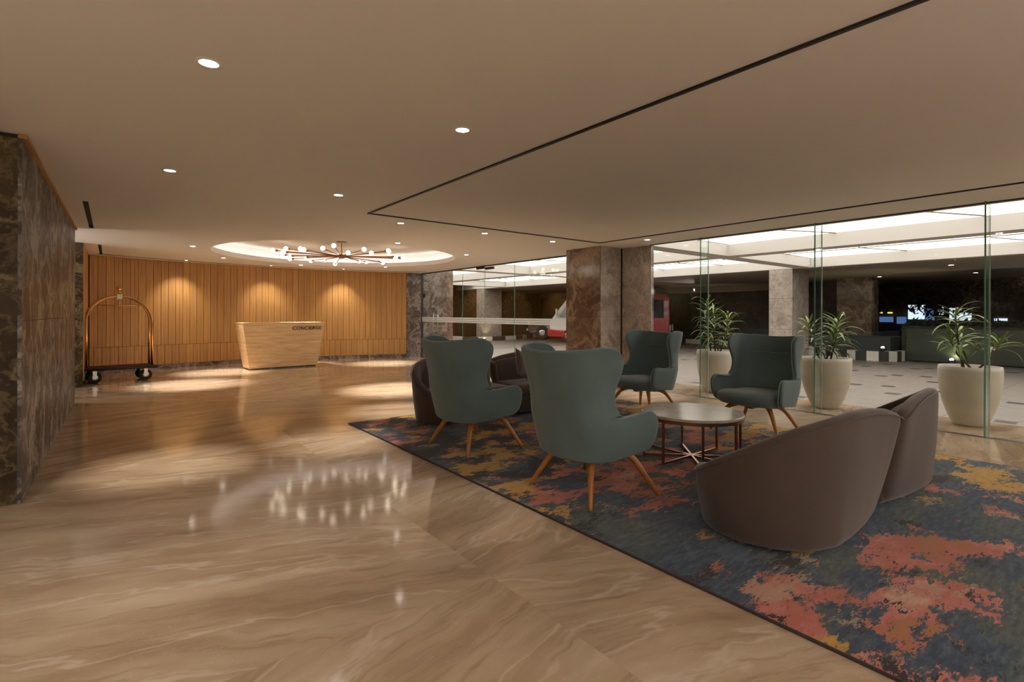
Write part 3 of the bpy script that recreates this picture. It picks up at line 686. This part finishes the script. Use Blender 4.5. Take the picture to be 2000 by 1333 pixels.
# ------------------------------------------------------------------ downlights
def downlight(label):
    t = thing('ceiling_downlight', label, 'ceiling light', (0, 0, C))
    MB().lathe([(.043, -.004), (.062, -.004), (.066, .0), (.043, .0)], n=24, cap=False).build('trim_ring', 'ceiling', t, True)
    MB().lathe([(1e-4, -.002), (.0435, -.002)], n=24, cap=False).build('lens', 'lamp', t)
    return t
DL = [(.37, 2.87, 'downlight nearest the camera, high at the left'), (1.82, 2.87, 'downlight nearest the long ceiling slot'),
      (.39, 5.24, 'downlight closest to the dark marble wall block'), (1.83, 5.24, 'downlight just left of the slot corner'),
      (3.05, 6.34, 'downlight right behind the slot corner'), (4.42, 6.34, 'middle downlight of the row behind the rectangular slot'),
      (5.80, 6.34, 'downlight just left of the marble pier top'), (6.85, 5.22, 'downlight in the strip between slot and glass wall'),
      (1.16, 10.91, 'downlight left of the round ceiling recess'), (3.87, 8.16, 'downlight at the front rim of the round recess'),
      (5.74, 8.89, 'downlight at the right tip of the round recess'), (1.94, 12.80, 'downlight behind the left end of the recess'),
      (1.36, 13.95, 'leftmost small downlight grazing the timber wall'), (3.20, 14.08, 'small wall washer above the concierge desk left end'),
      (3.75, 13.43, 'downlight behind the recess centre'), (5.02, 13.95, 'rightmost small wall washer on the timber wall'),
      (5.63, 12.59, 'downlight behind the right end of the recess')]
d0 = downlight(DL[0][2]); d0['group'] = 'recessed downlights in the lobby ceiling'
WASH = {12, 13, 15}
for i, (x, y, lb) in enumerate(DL):
    d = d0 if i == 0 else dup(d0, label=lb)
    d.location = (x, y, C)
    if i in WASH:
        d.scale = (.7, .7, 1)
for i, (x, y, lb) in enumerate(DL):
    if i in WASH:
        a = math.atan2(x-AC[0], y-AC[1]); tx, ty = arcpt(AR, a)
        spot('washer_lamp', (x, y, C-.03), P_WALL, 84, 1.0, .03, (1, .88, .72), (tx, ty, .85))
    else:
        spot('downlight_lamp', (x, y, C-.012), P_DOWN*(.12 if y < 3 else .6 if y < 6 else .9 if y < 7 else 2.3), 37 if y < 7 else 50, 1.0, .035, WARM, (x, y, 0))
for x, y, z, p in ((-2.6, 1.0, 1.3, .5), (-3.6, 1.9, 1.3, .75), (-1.6, -2.2, 1.0, 1.1), (1.6, -3.4, .9, 1.5), (4.6, -4.2, .9, 1.0), (-2.2, 10.6, 1.0, .28)):  # unseen fill lights added to lift ceiling and seating; no lamps stand here
    point('fill_glow', (x, y, z+.2), P_FILL*.06*p, .2, (1, .95, .90)); spot('fill_uplight', (x, y, z), P_FILL*2.5*p, 150, 1, .15, (1, .97, .945), (x, y, C))
point('corridor_fill', (-2.0, 10.6, 2.2), 25, .1, WARM)  # unseen fill added in the side opening
for x in (-5.4, -3.95, -2.5, -1.07, .37, 1.82):  # unseen lamps continuing the grid left and behind, added for fill
    for y in (-6.4, -4.1, -1.8, .5):
        if x < 0: spot('downlight_lamp', (x, y, C-.012), 30, 110, 1.0, .035, WARM, (x, y, 0))
for x in (-5.4, -3.95, -2.5, -1.07): spot('downlight_lamp', (x, 2.87, C-.012), 35, 110, 1.0, .035, WARM, (x, 2.87, 0))  # unseen row farther left, also added for fill
EL = [(16.67, 3.39, 'canopy downlight in the dark soffit nearest the beam'), (20.2, 3.54, 'soffit downlight above the rightmost planter'), (20.0, 5.9, 'soffit downlight near the unlit brown column')]
for x, y, lb in EL: d = dup(d0, label=lb); d.location = (x, y, ZB-.001); d['group'] = 'small downlights under the outdoor canopy'; d.scale = (1.3, 1.3, 1); spot('soffit_lamp', (x, y, ZB-.02), 12, 80, 1, .04, WARM, (x, y, 0))
EL = [(10.73, 1.61, 'downlight on the underside of the near canopy beam, far right'), (10.72, 4.17, 'downlight on the underside of the near canopy beam, behind the middle fin')]
for x, y, lb in EL: d = dup(d0, label=lb); d.location = (x, y, ZB-.003); d['group'] = 'small downlights under the outdoor canopy'

# ------------------------------------------------------------------ chandelier
ch = thing('chandelier', 'bronze starburst chandelier with frosted globes under the round recess', 'chandelier', (OC[0], OC[1], 0))
MB().lathe([(.10, C+.285), (.10, C+.31)], n=20).build('canopy_plate', 'oldbrass', ch, True)
MB().tube([(0, 0, C+.29), (0, 0, C+.03)], .014, 10).build('rod', 'oldbrass', ch)
MB().lathe([(1e-4, C-.05), (.05, C-.045), (.075, C-.015), (.075, C+.015), (.04, C+.04), (1e-4, C+.04)], n=20).build('hub', 'oldbrass', ch, True)
gl_r = random.Random(3); NARM = 30
for k in range(NARM):
    a = 2*PI*k/NARM+.08; L_ = (1.26, 1.08)[k % 2]+gl_r.uniform(-.03, .03); dz = (.055, -.045, .02, -.015, .035)[k % 5]+gl_r.uniform(-.01, .01)
    ex, ey, ez = L_*math.cos(a), L_*math.sin(a), C+dz
    arm = MB().tube([(.06*math.cos(a), .06*math.sin(a), C), (ex, ey, ez)], .008, 8).build('arm', 'oldbrass', ch, True)
    MB().tube([(ex*.97, ey*.97, ez-dz*.03), (ex*1.02, ey*1.02, ez)], .02, 10).build('socket', 'oldbrass', arm, True)
    MB().sphere((ex*1.045, ey*1.045, ez), .043, 14, 8).build('globe', 'bulb', arm, True)

# ------------------------------------------------------------------ carpet
cp = tag(box('carpet', 'carpet', 2.205, 6.04, -1.6, 5.92, .0, .012), 'abstract carpet in navy, coral and ochre under the seating group', 'carpet')
b = MB(); b.box(2.195, 2.205, -1.6, 5.93, 0, .0125).box(6.04, 6.05, -1.6, 5.93, 0, .0125).box(2.2, 6.045, 5.92, 5.93, 0, .0125)
b.build('edge_binding', 'carpet_edge', cp)
CZ = .0145

# ------------------------------------------------------------------ armchairs
def resample(pts, n):
    L = [0]
    for i in range(len(pts)-1): L.append(L[-1]+(pts[i+1]-pts[i]).length)
    out = []; j = 0
    for k in range(n):
        d = L[-1]*k/(n-1)
        while j < len(pts)-2 and L[j+1] < d: j += 1
        t = (d-L[j])/max(1e-9, L[j+1]-L[j]); out.append(pts[j].lerp(pts[j+1], min(1, max(0, t))))
    return out
def lerp_tab(tab, x):
    if x <= tab[0][0]: return tab[0][1]
    for (a, fa), (b_, fb) in zip(tab, tab[1:]):
        if x <= b_: return fa+(fb-fa)*(x-a)/(b_-a)
    return tab[-1][1]
WT = [(.28, .305), (.45, .340), (.57, .348), (.66, .330), (.75, .315), (.92, .338), (1.06, .345)]
UT = [(.28, -.285), (.45, -.315), (.7, -.365), (1.06, -.445)]
def ucurve(z, Lx):
    W = lerp_tab(WT, z); u0 = lerp_tab(UT, z); rc = .17; pts = []
    for k in range(9):
        v = (W-rc)*k/8; pts.append(Vector((u0-.0+.022*(v/(W-rc))**2, v, 0)))
    b0 = pts[-1]
    for k in range(1, 11):
        a = PI/2*k/10; pts.append(Vector((b0.x+rc*(1-math.cos(a)), b0.y+rc*math.sin(a), 0)))
    e = pts[-1]
    for k in range(1, 31):
        u = e.x+k*.025; pts.append(Vector((u, e.y+.02*min(1, k/20)*(1 if z < .62 else -.2), 0)))
    out = []
    for p in pts:
        if p.x <= Lx or not out: out.append(p)
        else:
            q = out[-1]; t = (Lx-q.x)/(p.x-q.x); out.append(q.lerp(p, t)); break
    return out
ROWS = [  # (centre z, tip u, tip z)
 (.285, .215, .335), (.31, .262, .37), (.36, .285, .43), (.41, .292, .50), (.45, .287, .550), (.48, .262, .588), (.51, .222, .607), (.535, .172, .608),
 (.56, .115, .596), (.58, .055, .582), (.60, .000, .576), (.62, -.050, .585), (.645, -.088, .612), (.68, -.105, .655), (.72, -.110, .71), (.765, -.100, .77), (.81, -.08, .83),
 (.86, -.055, .89), (.91, -.038, .945), (.95, -.045, .995), (.98, -.085, 1.035), (1.01, -.15, 1.06), (1.035, -.24, 1.068)]
NH = 15
def make_shell():
    vs = []; fs = []; W_ = 2*NH-1
    for zc, tu, tz in ROWS:
        half = []
        for it in range(1):
            c = resample(ucurve((zc+tz)/2, tu), NH)
        for k, p in enumerate(c):
            s = k/(NH-1); z = zc+(tz-zc)*(s**1.6)
            cc = ucurve(z, tu); q = resample(cc, NH)[k]
            half.append(Vector((q.x, q.y, z)))
        row = [Vector((p.x, -p.y, p.z)) for p in half[:0:-1]]+half
        vs += row
    nr = len(ROWS)
    for i in range(nr-1):
        for k in range(W_-1): fs.append((i*W_+k, i*W_+k+1, (i+1)*W_+k+1, (i+1)*W_+k))
    return vs, fs, W_, nr
def make_chair(label):
    t = thing('armchair', label, 'armchair', (0, 0, CZ), 0, 'teal wingback armchairs around the tables')
    vs, fs, W_, nr = make_shell()
    sh = mesh('shell', vs, fs, 'teal', t, True)
    mod(sh, 'SOLIDIFY', thickness=.042, offset=SOFF); mod(sh, 'SUBSURF', levels=1, render_levels=2)
    # piping along the outer top edge
    ed = [vs[i*W_] for i in range(nr)]+[vs[(nr-1)*W_+k] for k in range(1, W_-1)]+[vs[i*W_+W_-1] for i in range(nr-1, -1, -1)]
    cen = Vector((0, 0, .62))
    pts = []
    for i, p in enumerate(ed):
        d = Vector((p.x+.02, p.y, 0)); d = d.normalized() if d.length > .01 else Vector((-1, 0, 0))
        out = Vector((-1, 0, 0)) if p.x < -.3 and abs(p.y) < .2 else Vector((0, 1 if p.y > 0 else -1, 0))*.9+Vector((-.4 if p.x < -.15 else 0, 0, 0))
        pts.append(p+out.normalized()*.003+Vector((0, 0, -.006)))
    MB().tube(resample(pts, 90), .0065, 6).build('piping', 'teal_pipe', t, True)
    # seat
    bm = MB(); n = 36; prof = [(.0, .262), (.80, .266), (.93, .285), (1.0, .33), (1.01, .375), (.98, .415), (.90, .438), (.7, .452), (.4, .458), (.02, .46)]
    vs2 = []
    for s, z in prof:
        for k in range(n):
            a = 2*PI*k/n; ca, sa = math.cos(a), math.sin(a); e = .62
            x = math.copysign(abs(ca)**e, ca)*(.335)*s+.055; y = math.copysign(abs(sa)**e, sa)*(.298+.056*(ca > 0)*min(1, ca*1.6))*s
            if x > .1: x += .03*(1-(y/.33)**2)*s; 
            zz = z+(.045 if x > 0 else .0)*min(1, max(0, x/.3))*(1 if z < .4 else .35)
            vs2.append((x, y, zz))
    fs2 = [(i*n+k, i*n+(k+1) % n, (i+1)*n+(k+1) % n, (i+1)*n+k) for i in range(len(prof)-1) for k in range(n)]
    st = mesh('seat', vs2, fs2, 'teal', t, True); mod(st, 'SUBSURF', levels=1, render_levels=1)
    # buttons on the inner back with a seam
    for y in (-.15, 0, .15):
        MB().sphere((0, 0, 0), .014, 10, 6).xf(Matrix.Translation((-.352, y, .85)) @ Matrix.Diagonal((.5, 1, 1, 1))).build('button', 'teal_pipe', t, True)
    MB().tube([(-.350, -.24, .85), (-.358, -.12, .85), (-.360, 0, .85), (-.358, .12, .85), (-.350, .24, .85)], .0045, 6).build('seam', 'teal_pipe', t)
    # legs
    for sx, sy in ((-1, -1), (-1, 1), (1, -1), (1, 1)):
        if sx > 0: pts = [(.03, sy*.10, .300), (.12, sy*.175, .297), (.185, sy*.235, .262), (.215, sy*.272, .20), (.262, sy*.325, .10), (.305, sy*.378, .0)]
        else: pts = [(-.03, sy*.08, .285), (-.13, sy*.16, .280), (-.185, sy*.205, .245), (-.215, sy*.235, .19), (-.258, sy*.28, .10), (-.305, sy*.325, .0)]
        pts = [Vector(p) for p in pts]
        MB().tube(resample(pts, 12), [.018, .022, .026, .027, .025, .023, .0215, .020, .0185, .017, .015, .013], 12).build('leg', 'legwood', t, True)
    box('under_frame', 'legwood', -.17, .17, -.035, .035, .262, .292, t, .008)
    return t
SOFF = -1
ca = make_chair('teal wingback armchair nearest the camera, seen from behind')
ca.location = (2.775, 2.62, CZ+.003); ca.rotation_euler = (0, 0, math.radians(-3))
cb = dup(ca, (2.785, 4.17, CZ+.003), math.radians(2), 'teal wingback armchair with its back in front of the far grey sofa')
cc = dup(ca, (5.62, 4.33, CZ+.003), math.radians(177), 'teal wingback armchair facing us in front of the marble pier')
cd = dup(ca, (5.62, 2.80, CZ+.003), math.radians(180), 'teal wingback armchair facing us between two planters, beside the round table')

# ------------------------------------------------------------------ sofas
def make_sofa(label):
    t = thing('loveseat', label, 'sofa', (0, 0, CZ), 0, 'taupe loveseats facing each other')
    # plan outline at the floor and at the top, for the right half (x>0) ; y=0 is the back, front is +y
    G = [(.065, .17), (.10, .09), (.22, .06), (.42, .03), (.66, .01), (.88, .01), (1.06, .08), (1.18, .21), (1.23, .38), (1.21, .54), (1.12, .66), (.97, .74)]
    T = [(.006, .12, .625), (.01, -.05, .655), (.10, -.06, .68), (.26, -.055, .72), (.50, -.05, .75), (.75, -.045, .762), (.97, -.01, .74), (1.15, .09, .695), (1.26, .24, .615), (1.30, .40, .53), (1.285, .55, .45), (1.19, .68, .38), (1.02, .76, .365)]
    for s in (-1, 1):
        gp = resample([Vector((s*x, y, .02)) for x, y in G], 34); tp = resample([Vector((s*x, y, z)) for x, y, z in T], 34)
        rows = 9; vs = []; fs = []
        for i in range(rows):
            f = i/(rows-1); ff = f
            for g, q in zip(gp, tp):
                p = g.lerp(q, ff); bul = math.sin(PI*f)*.012
                c = Vector((s*.62, .38, 0)); d = (Vector((p.x, p.y, 0))-c).normalized(); vs.append(p+d*bul)
        for i in range(rows-1):
            for k in range(33): fs.append((i*34+k, i*34+k+1, (i+1)*34+k+1, (i+1)*34+k))
        if s < 0: fs = [f[::-1] for f in fs]
        sh = mesh('shell', vs, fs, 'taupe', t, True); mod(sh, 'SOLIDIFY', thickness=.085, offset=-1 if SOFA_IN else 1); mod(sh, 'SUBSURF', levels=1, render_levels=2)
        pp = [q+Vector((s*(.004), -.002, -.028)) for q in tp]; c = Vector((s*.62, .38, 0))
        pp = [p+(Vector((p.x, p.y, 0))-c).normalized()*.001 for p in pp]
        MB().tube(pp, .0045, 6).build('piping', 'taupe', sh, True)
        # seam down the outer back
        k = 12 if 1 else 0
        # seat cushion + base
        S = [(.03, .10), (.12, .08), (.85, .06), (1.03, .14), (1.12, .28), (1.13, .44), (1.05, .56), (.85, .63), (.30, .64), (.03, .64)]
        outl = resample([Vector((s*x, y, 0)) for x, y in S]+[Vector((s*.03, .10, 0))], 40)[:-1]
        def lay(prof, name, mat):
            c = Vector((s*.56, .36, 0)); vs = []; n = len(outl)
            for sc_, z in prof:
                for p in outl: q = c+(p-c)*sc_; vs.append((q.x, q.y, z))
            fs = [(i*n+k, i*n+(k+1) % n, (i+1)*n+(k+1) % n, (i+1)*n+k) for i in range(len(prof)-1) for k in range(n)]
            fs += [tuple(range(n-1, -1, -1)), tuple((len(prof)-1)*n+k for k in range(n))]
            o = mesh(name, vs, fs, mat, t, True); mod(o, 'EDGE_SPLIT', split_angle=math.radians(60)); return o
        lay([(.94, .03), (.98, .05), (.985, .20), (.975, .235)], 'base', 'taupe')
        lay([(.93, .24), (.985, .25), (1.0, .29), (1.0, .34), (.98, .368), (.92, .382), (.6, .388)], 'seat_cushion', 'taupe')
        # back cushion
        bm = bmesh.new(); bmesh.ops.create_cube(bm, size=1); bmesh.ops.subdivide_edges(bm, edges=bm.edges, cuts=4, use_grid_fill=True)
        for v in bm.verts:
            x, y, z = v.co
            bz = (1-(2*x)**2*.75)*(1-(2*z)**2*.75)
            v.co = Vector((s*.58+x*.98, .115+y*(.06+.08*bz)+(z+.5)*-.08+.10*(2*x*s*.5+.0)**2*(1 if x*s > 0 else .1)*4*.4, .38+(z+.5)*.30-(.03*(2*x)**2)))
        me = bpy.data.meshes.new('back_cushion'); bm.to_mesh(me); bm.free(); me.materials.append(M['taupe'])
        me.polygons.foreach_set('use_smooth', [True]*len(me.polygons))
        o = bpy.data.objects.new('back_cushion', me); COL.objects.link(o); o.parent = t; mod(o, 'SUBSURF', levels=1, render_levels=2)
    return t
SOFA_IN = True
s1 = make_sofa('taupe velvet loveseat with its back to the camera, nearest seat')
s1.location = (3.95, 1.075, CZ)
s2 = dup(s1, (4.02, 5.70, CZ), PI, 'taupe velvet loveseat facing us behind the two left armchairs')
def pillow(loc, rot, label, mat='taupe_dark', sz=.40):
    bm = bmesh.new(); bmesh.ops.create_grid(bm, x_segments=14, y_segments=14, size=.5)
    top = [v for v in bm.verts]; vs = []; fs = []
    n = 15; P = sorted([(round(v.co.x, 4), round(v.co.y, 4)) for v in top]); bm.free()
    xs = [-.5+k/14 for k in range(15)]
    for sgn in (1, -1):
        for i in range(15):
            for j in range(15):
                x, y = xs[i], xs[j]; h = (max(0, 1-(2*x)**2)*max(0, 1-(2*y)**2))**.42*.17
                pin = 1-.10*(1-(2*x)**2)*(abs(2*y)**3) ; pin2 = 1-.10*(1-(2*y)**2)*(abs(2*x)**3)
                vs.append((x*sz*pin2, y*sz*pin, sgn*h*sz+.0))
    for q in range(2):
        for i in range(14):
            for j in range(14):
                f = (q*225+i*15+j, q*225+(i+1)*15+j, q*225+(i+1)*15+j+1, q*225+i*15+j+1); fs.append(f if q == 0 else f[::-1])
    o = mesh('throw_pillow', vs, fs, mat, None, True); o.location = loc; o.rotation_euler = rot
    return tag(o, label, 'pillow', 'dark pillows on the far loveseat')
pillow((3.55, 5.26, .585), (math.radians(66), math.radians(8), math.radians(-12)), 'dark brown throw pillow leaning in the left half of the far loveseat')
pillow((4.34, 5.28, .61), (math.radians(66), math.radians(24), math.radians(14)), 'dark brown throw pillow with upturned corner in the right half of the far loveseat')

# ------------------------------------------------------------------ tables
def make_table(label):
    t = thing('coffee_table', label, 'table', (0, 0, CZ), 0, 'round stone topped coffee tables')
    r = .442
    MB().lathe([(1e-4, .385), (r-.01, .385), (r, .391), (r, .409), (r-.006, .414), (1e-4, .414)], n=64).build('table_top', 'table', t)
    b = MB()
    for k in range(64):
        a, c = 2*PI*k/64, 2*PI*(k+1)/64
        b.add([((r-q)*math.cos(x), (r-q)*math.sin(x), z) for q in (.005, .025) for z in (.362, .384) for x in (a, c)], [(0, 1, 3, 2), (4, 6, 7, 5), (0, 4, 5, 1), (2, 3, 7, 6)])
    b.build('ring', 'bronze', t)
    for k in range(8):
        a = 2*PI*k/8+TA; m = Matrix.Rotation(a, 4, 'Z')
        MB().box(r-.030, r-.012, -.009, .009, 0, .365).box(r-.06, r-.03, -.007, .007, .345, .362).xf(m).build('leg', 'bronze', t)
    for k in range(4):
        a = 2*PI*k/8+TA; MB().box(-r+.02, r-.02, -.009, .009, .002+.0005*k, .018+.0005*k).xf(Matrix.Rotation(a, 4, 'Z')).build('foot_bar', 'bronze', t)
    return t
TA = 0.0
t1 = make_table('round coffee table with beige stone top beside the near loveseat'); t1.location = (4.14, 2.66, CZ)
t2 = dup(t1, (4.28, 4.28, CZ), .1, 'round coffee table mostly hidden behind the nearest armchair')

# ------------------------------------------------------------------ planters
def leafmesh(L, W, droop, nseg=7):
    vs = []; fs = []
    for i in range(nseg+1):
        s = i/nseg; w_ = W*(math.sin(PI*min(1, s*.93+.07))**.75)*(1-.25*s); a = droop*s*s
        x = L*(s-.18*droop*s**3); z = L*(.42*s-.62*droop*s*s)
        for q, h in ((-1, .25), (0, 0), (1, .25)): vs.append((x, q*w_/2, z+h*w_))
    for i in range(nseg):
        for q in range(2): fs.append((i*3+q, i*3+q+1, (i+1)*3+q+1, (i+1)*3+q))
    me = bpy.data.meshes.new('leaf'); me.from_pydata(vs, [], fs); me.polygons.foreach_set('use_smooth', [True]*len(fs)); return me
LM = []
for L_, W_, dr_ in ((.30, .034, .6), (.34, .034, .95), (.25, .030, .35), (.38, .035, 1.2)):
    for mt in ('leaf', 'leaf_pale'):
        me = leafmesh(L_, W_, dr_); me.materials.append(M[mt]); LM.append(me)
def planter(x, y, rim, bot, hgt, prof, canes, label, seed, plabel):
    t = thing('potted_plant', label, 'potted plant', (x, y, 0), 0, 'tall cream planters along the glass')
    pr = [(bot*.97, 0)]+[(bot+(rim-bot)*f, hgt*h) for h, f in prof]+[(rim-.028, hgt), (rim-.034, hgt*.94), (.01, hgt*.94)]
    MB().lathe(pr, n=48).build('pot', 'pot', t, True)
    MB().lathe([(rim-.035, hgt*.945), (rim*.5, hgt*.955), (1e-4, hgt*.95)], n=24).build('soil', 'soil', t, True)
    r = random.Random(seed)
    for (cx, cy, lean_x, lean_y, h, nl, z0) in canes:
        base = Vector((cx, cy, hgt*.94)); top = Vector((cx+lean_x, cy+lean_y, hgt+h)); mid = base.lerp(top, .5)+Vector((lean_x*.15, lean_y*.15, 0))
        st = MB().tube([base, mid, top], [.013, .011, .007], 8).build('cane', 'cane', t, True)
        for k in range(nl):
            f = z0+(1-z0)*(k/max(1, nl-1)) ; p = base.lerp(mid, f*2) if f < .5 else mid.lerp(top, f*2-1)
            o = bpy.data.objects.new('leaf', LM[r.randrange(8)]); COL.objects.link(o); o.parent = st
            o.location = p; el = -.15+ .75*(k/max(1, nl-1))+r.uniform(-.2, .2)
            o.rotation_euler = (r.uniform(-.25, .25), -el, k*2.4+r.uniform(-.3, .3)); s = r.uniform(.85, 1.2); o.scale = (s, s, s)
    return t
egg = [(.04, .08), (.2, .42), (.4, .74), (.6, .94), (.8, 1.03), (.93, 1.03), (1.0, 1.0)]
straight = [(.05, .15), (.25, .55), (.5, .85), (.75, 1.0), (.9, 1.03), (1.0, 1.0)]
planter(8.04, 1.46, .292, .158, .70, egg, [(-.06, .04, -.10, .06, .60, 16, .82), (.02, -.02, -.17, .17, .30, 18, .7), (.09, -.06, .12, -.17, .27, 18, .7), (.0, .06, .02, .05, .34, 14, .6)], 'round bellied cream planter with sparse palm at the far right', 11, '')
planter(7.93, 2.98, .312, .165, .70, egg, [(-.05, .05, -.08, .12, .46, 34, .25), (.06, -.04, .10, -.06, .52, 36, .25), (.0, 0, .02, -.12, .40, 30, .25)], 'cream planter with bushy green palm behind the middle glass fin', 12, '')
planter(8.04, 4.72, .295, .185, .70, straight, [(-.05, .05, -.06, .05, .78, 44, .12), (.06, -.05, .10, -.10, .56, 36, .15), (.0, 0, -.02, .03, .62, 38, .12)], 'cream planter with tall dense palm behind the left glass fin', 13, '')

# ------------------------------------------------------------------ concierge desk
dk = thing('concierge_desk', 'tapered travertine concierge desk lettered on its front', 'desk', (3.25, 12.93, 0), math.radians(4.5))
bw, tw, bd, td, hh = .78, .93, .50, .62, 1.06
vs = [(-bw, 0, .03), (bw, 0, .03), (bw, bd, .03), (-bw, bd, .03), (-tw, -.06, hh), (tw, -.06, hh), (tw, td, hh), (-tw, td, hh)]
o = mesh('body', vs, [(0, 3, 2, 1), (4, 5, 6, 7), (0, 1, 5, 4), (1, 2, 6, 5), (2, 3, 7, 6), (3, 0, 4, 7)], 'desk', dk); mod(o, 'BEVEL', width=.006, segments=2)
box('base', 'marb_dark', -bw+.04, bw-.04, .04, bd-.04, 0, .032, dk)
box('counter_top', 'desk', -tw-.004, tw+.004, -.065, td+.005, hh, hh+.022, dk, .004)
cu = bpy.data.curves.new('lettering', 'FONT'); cu.body = 'CONCIERGE'; cu.size = .118; cu.extrude = .004; cu.align_x = 'RIGHT'; cu.space_character = 1.08
tmp = bpy.data.objects.new('tmp', cu); COL.objects.link(tmp)
dg = bpy.context.evaluated_depsgraph_get(); me = bpy.data.meshes.new_from_object(tmp.evaluated_get(dg)); bpy.data.objects.remove(tmp)
me.materials.clear(); me.materials.append(M['letters'])
lo = bpy.data.objects.new('lettering', me); COL.objects.link(lo); lo.parent = dk; lo.location = (.855, -.061, .905)
lo.rotation_euler = (math.radians(90)+math.atan2(.06, 1.03), 0, 0)

# ------------------------------------------------------------------ luggage cart
lc = thing('luggage_cart', 'brass birdcage luggage cart with dark red deck by the timber wall', 'luggage cart', (.12, 12.36, 0), math.radians(7))
pl = box('deck', 'redmat', -.53, .53, -.27, .27, .235, .285, lc, .012)
b = MB(); R_ = .03
b.tube([(-.55, -.29, .255), (.55, -.29, .255)], .022, 8).tube([(-.55, .29, .255), (.55, .29, .255)], .022, 8).tube([(-.55, -.29, .255), (-.55, .29, .255)], .022, 8).tube([(.55, -.29, .255), (.55, .29, .255)], .022, 8)
b.build('bumper_rail', 'rubber', lc, True)
for sy in (-1, 1):
    pts = [Vector((-.50, sy*.13, .28)), Vector((-.50, sy*.13, 1.12))]
    for k in range(1, 24):
        a = PI*k/24; pts.append(Vector((-.50*math.cos(a), sy*(.13-.10*math.sin(a)**1.5), 1.12+.50*math.sin(a))))
    pts += [Vector((.50, sy*.13, 1.12)), Vector((.50, sy*.13, .28))]
    MB().tube(pts, .021, 10).build('arch', 'brass', lc, True)
MB().tube([(-.30, 0, 1.44), (.30, 0, 1.44)], .010, 8).sphere((-.30, 0, 1.44), .018).sphere((.30, 0, 1.44), .018).tube([(0, 0, 1.44), (0, 0, 1.6)], .01, 8).build('hanger_bar', 'brass', lc, True)
MB().lathe([(1e-4, 1.585), (.06, 1.59), (.065, 1.64), (.03, 1.66), (.02, 1.69), (.034, 1.70), (.02, 1.715), (.045, 1.74), (.052, 1.765), (.045, 1.79), (1e-4, 1.81)], n=16).build('finial', 'brass', lc, True)
box('tag', 'white', -.045, .04, -.085, -.08, 1.56, 1.65, lc)
for sx in (-1, 1):
    for sy in (-1, 1):
        wv = MB().lathe([(1e-4, -.028), (.06, -.028), (.095, -.028), (.105, -.018), (.105, .018), (.095, .028), (.06, .028), (1e-4, .028)], n=20).xf(Matrix.Translation((sx*.385, sy*.20, .105)) @ Matrix.Rotation(PI/2, 4, 'X')).build('wheel', 'rubber', lc, True)
        MB().lathe([(1e-4, -.03), (.03, -.033), (.055, -.03), (.055, .03), (.03, .033), (1e-4, .03)], n=14).xf(Matrix.Translation((sx*.385, sy*.20, .105)) @ Matrix.Rotation(PI/2, 4, 'X')).build('hub', 'steel', wv, True)
        MB().box(sx*.385-.03, sx*.385+.03, sy*.20-.042, sy*.20-.034, .09, .235).box(sx*.385-.03, sx*.385+.03, sy*.20+.034, sy*.20+.042, .09, .235).build('caster_fork', 'steel', lc)
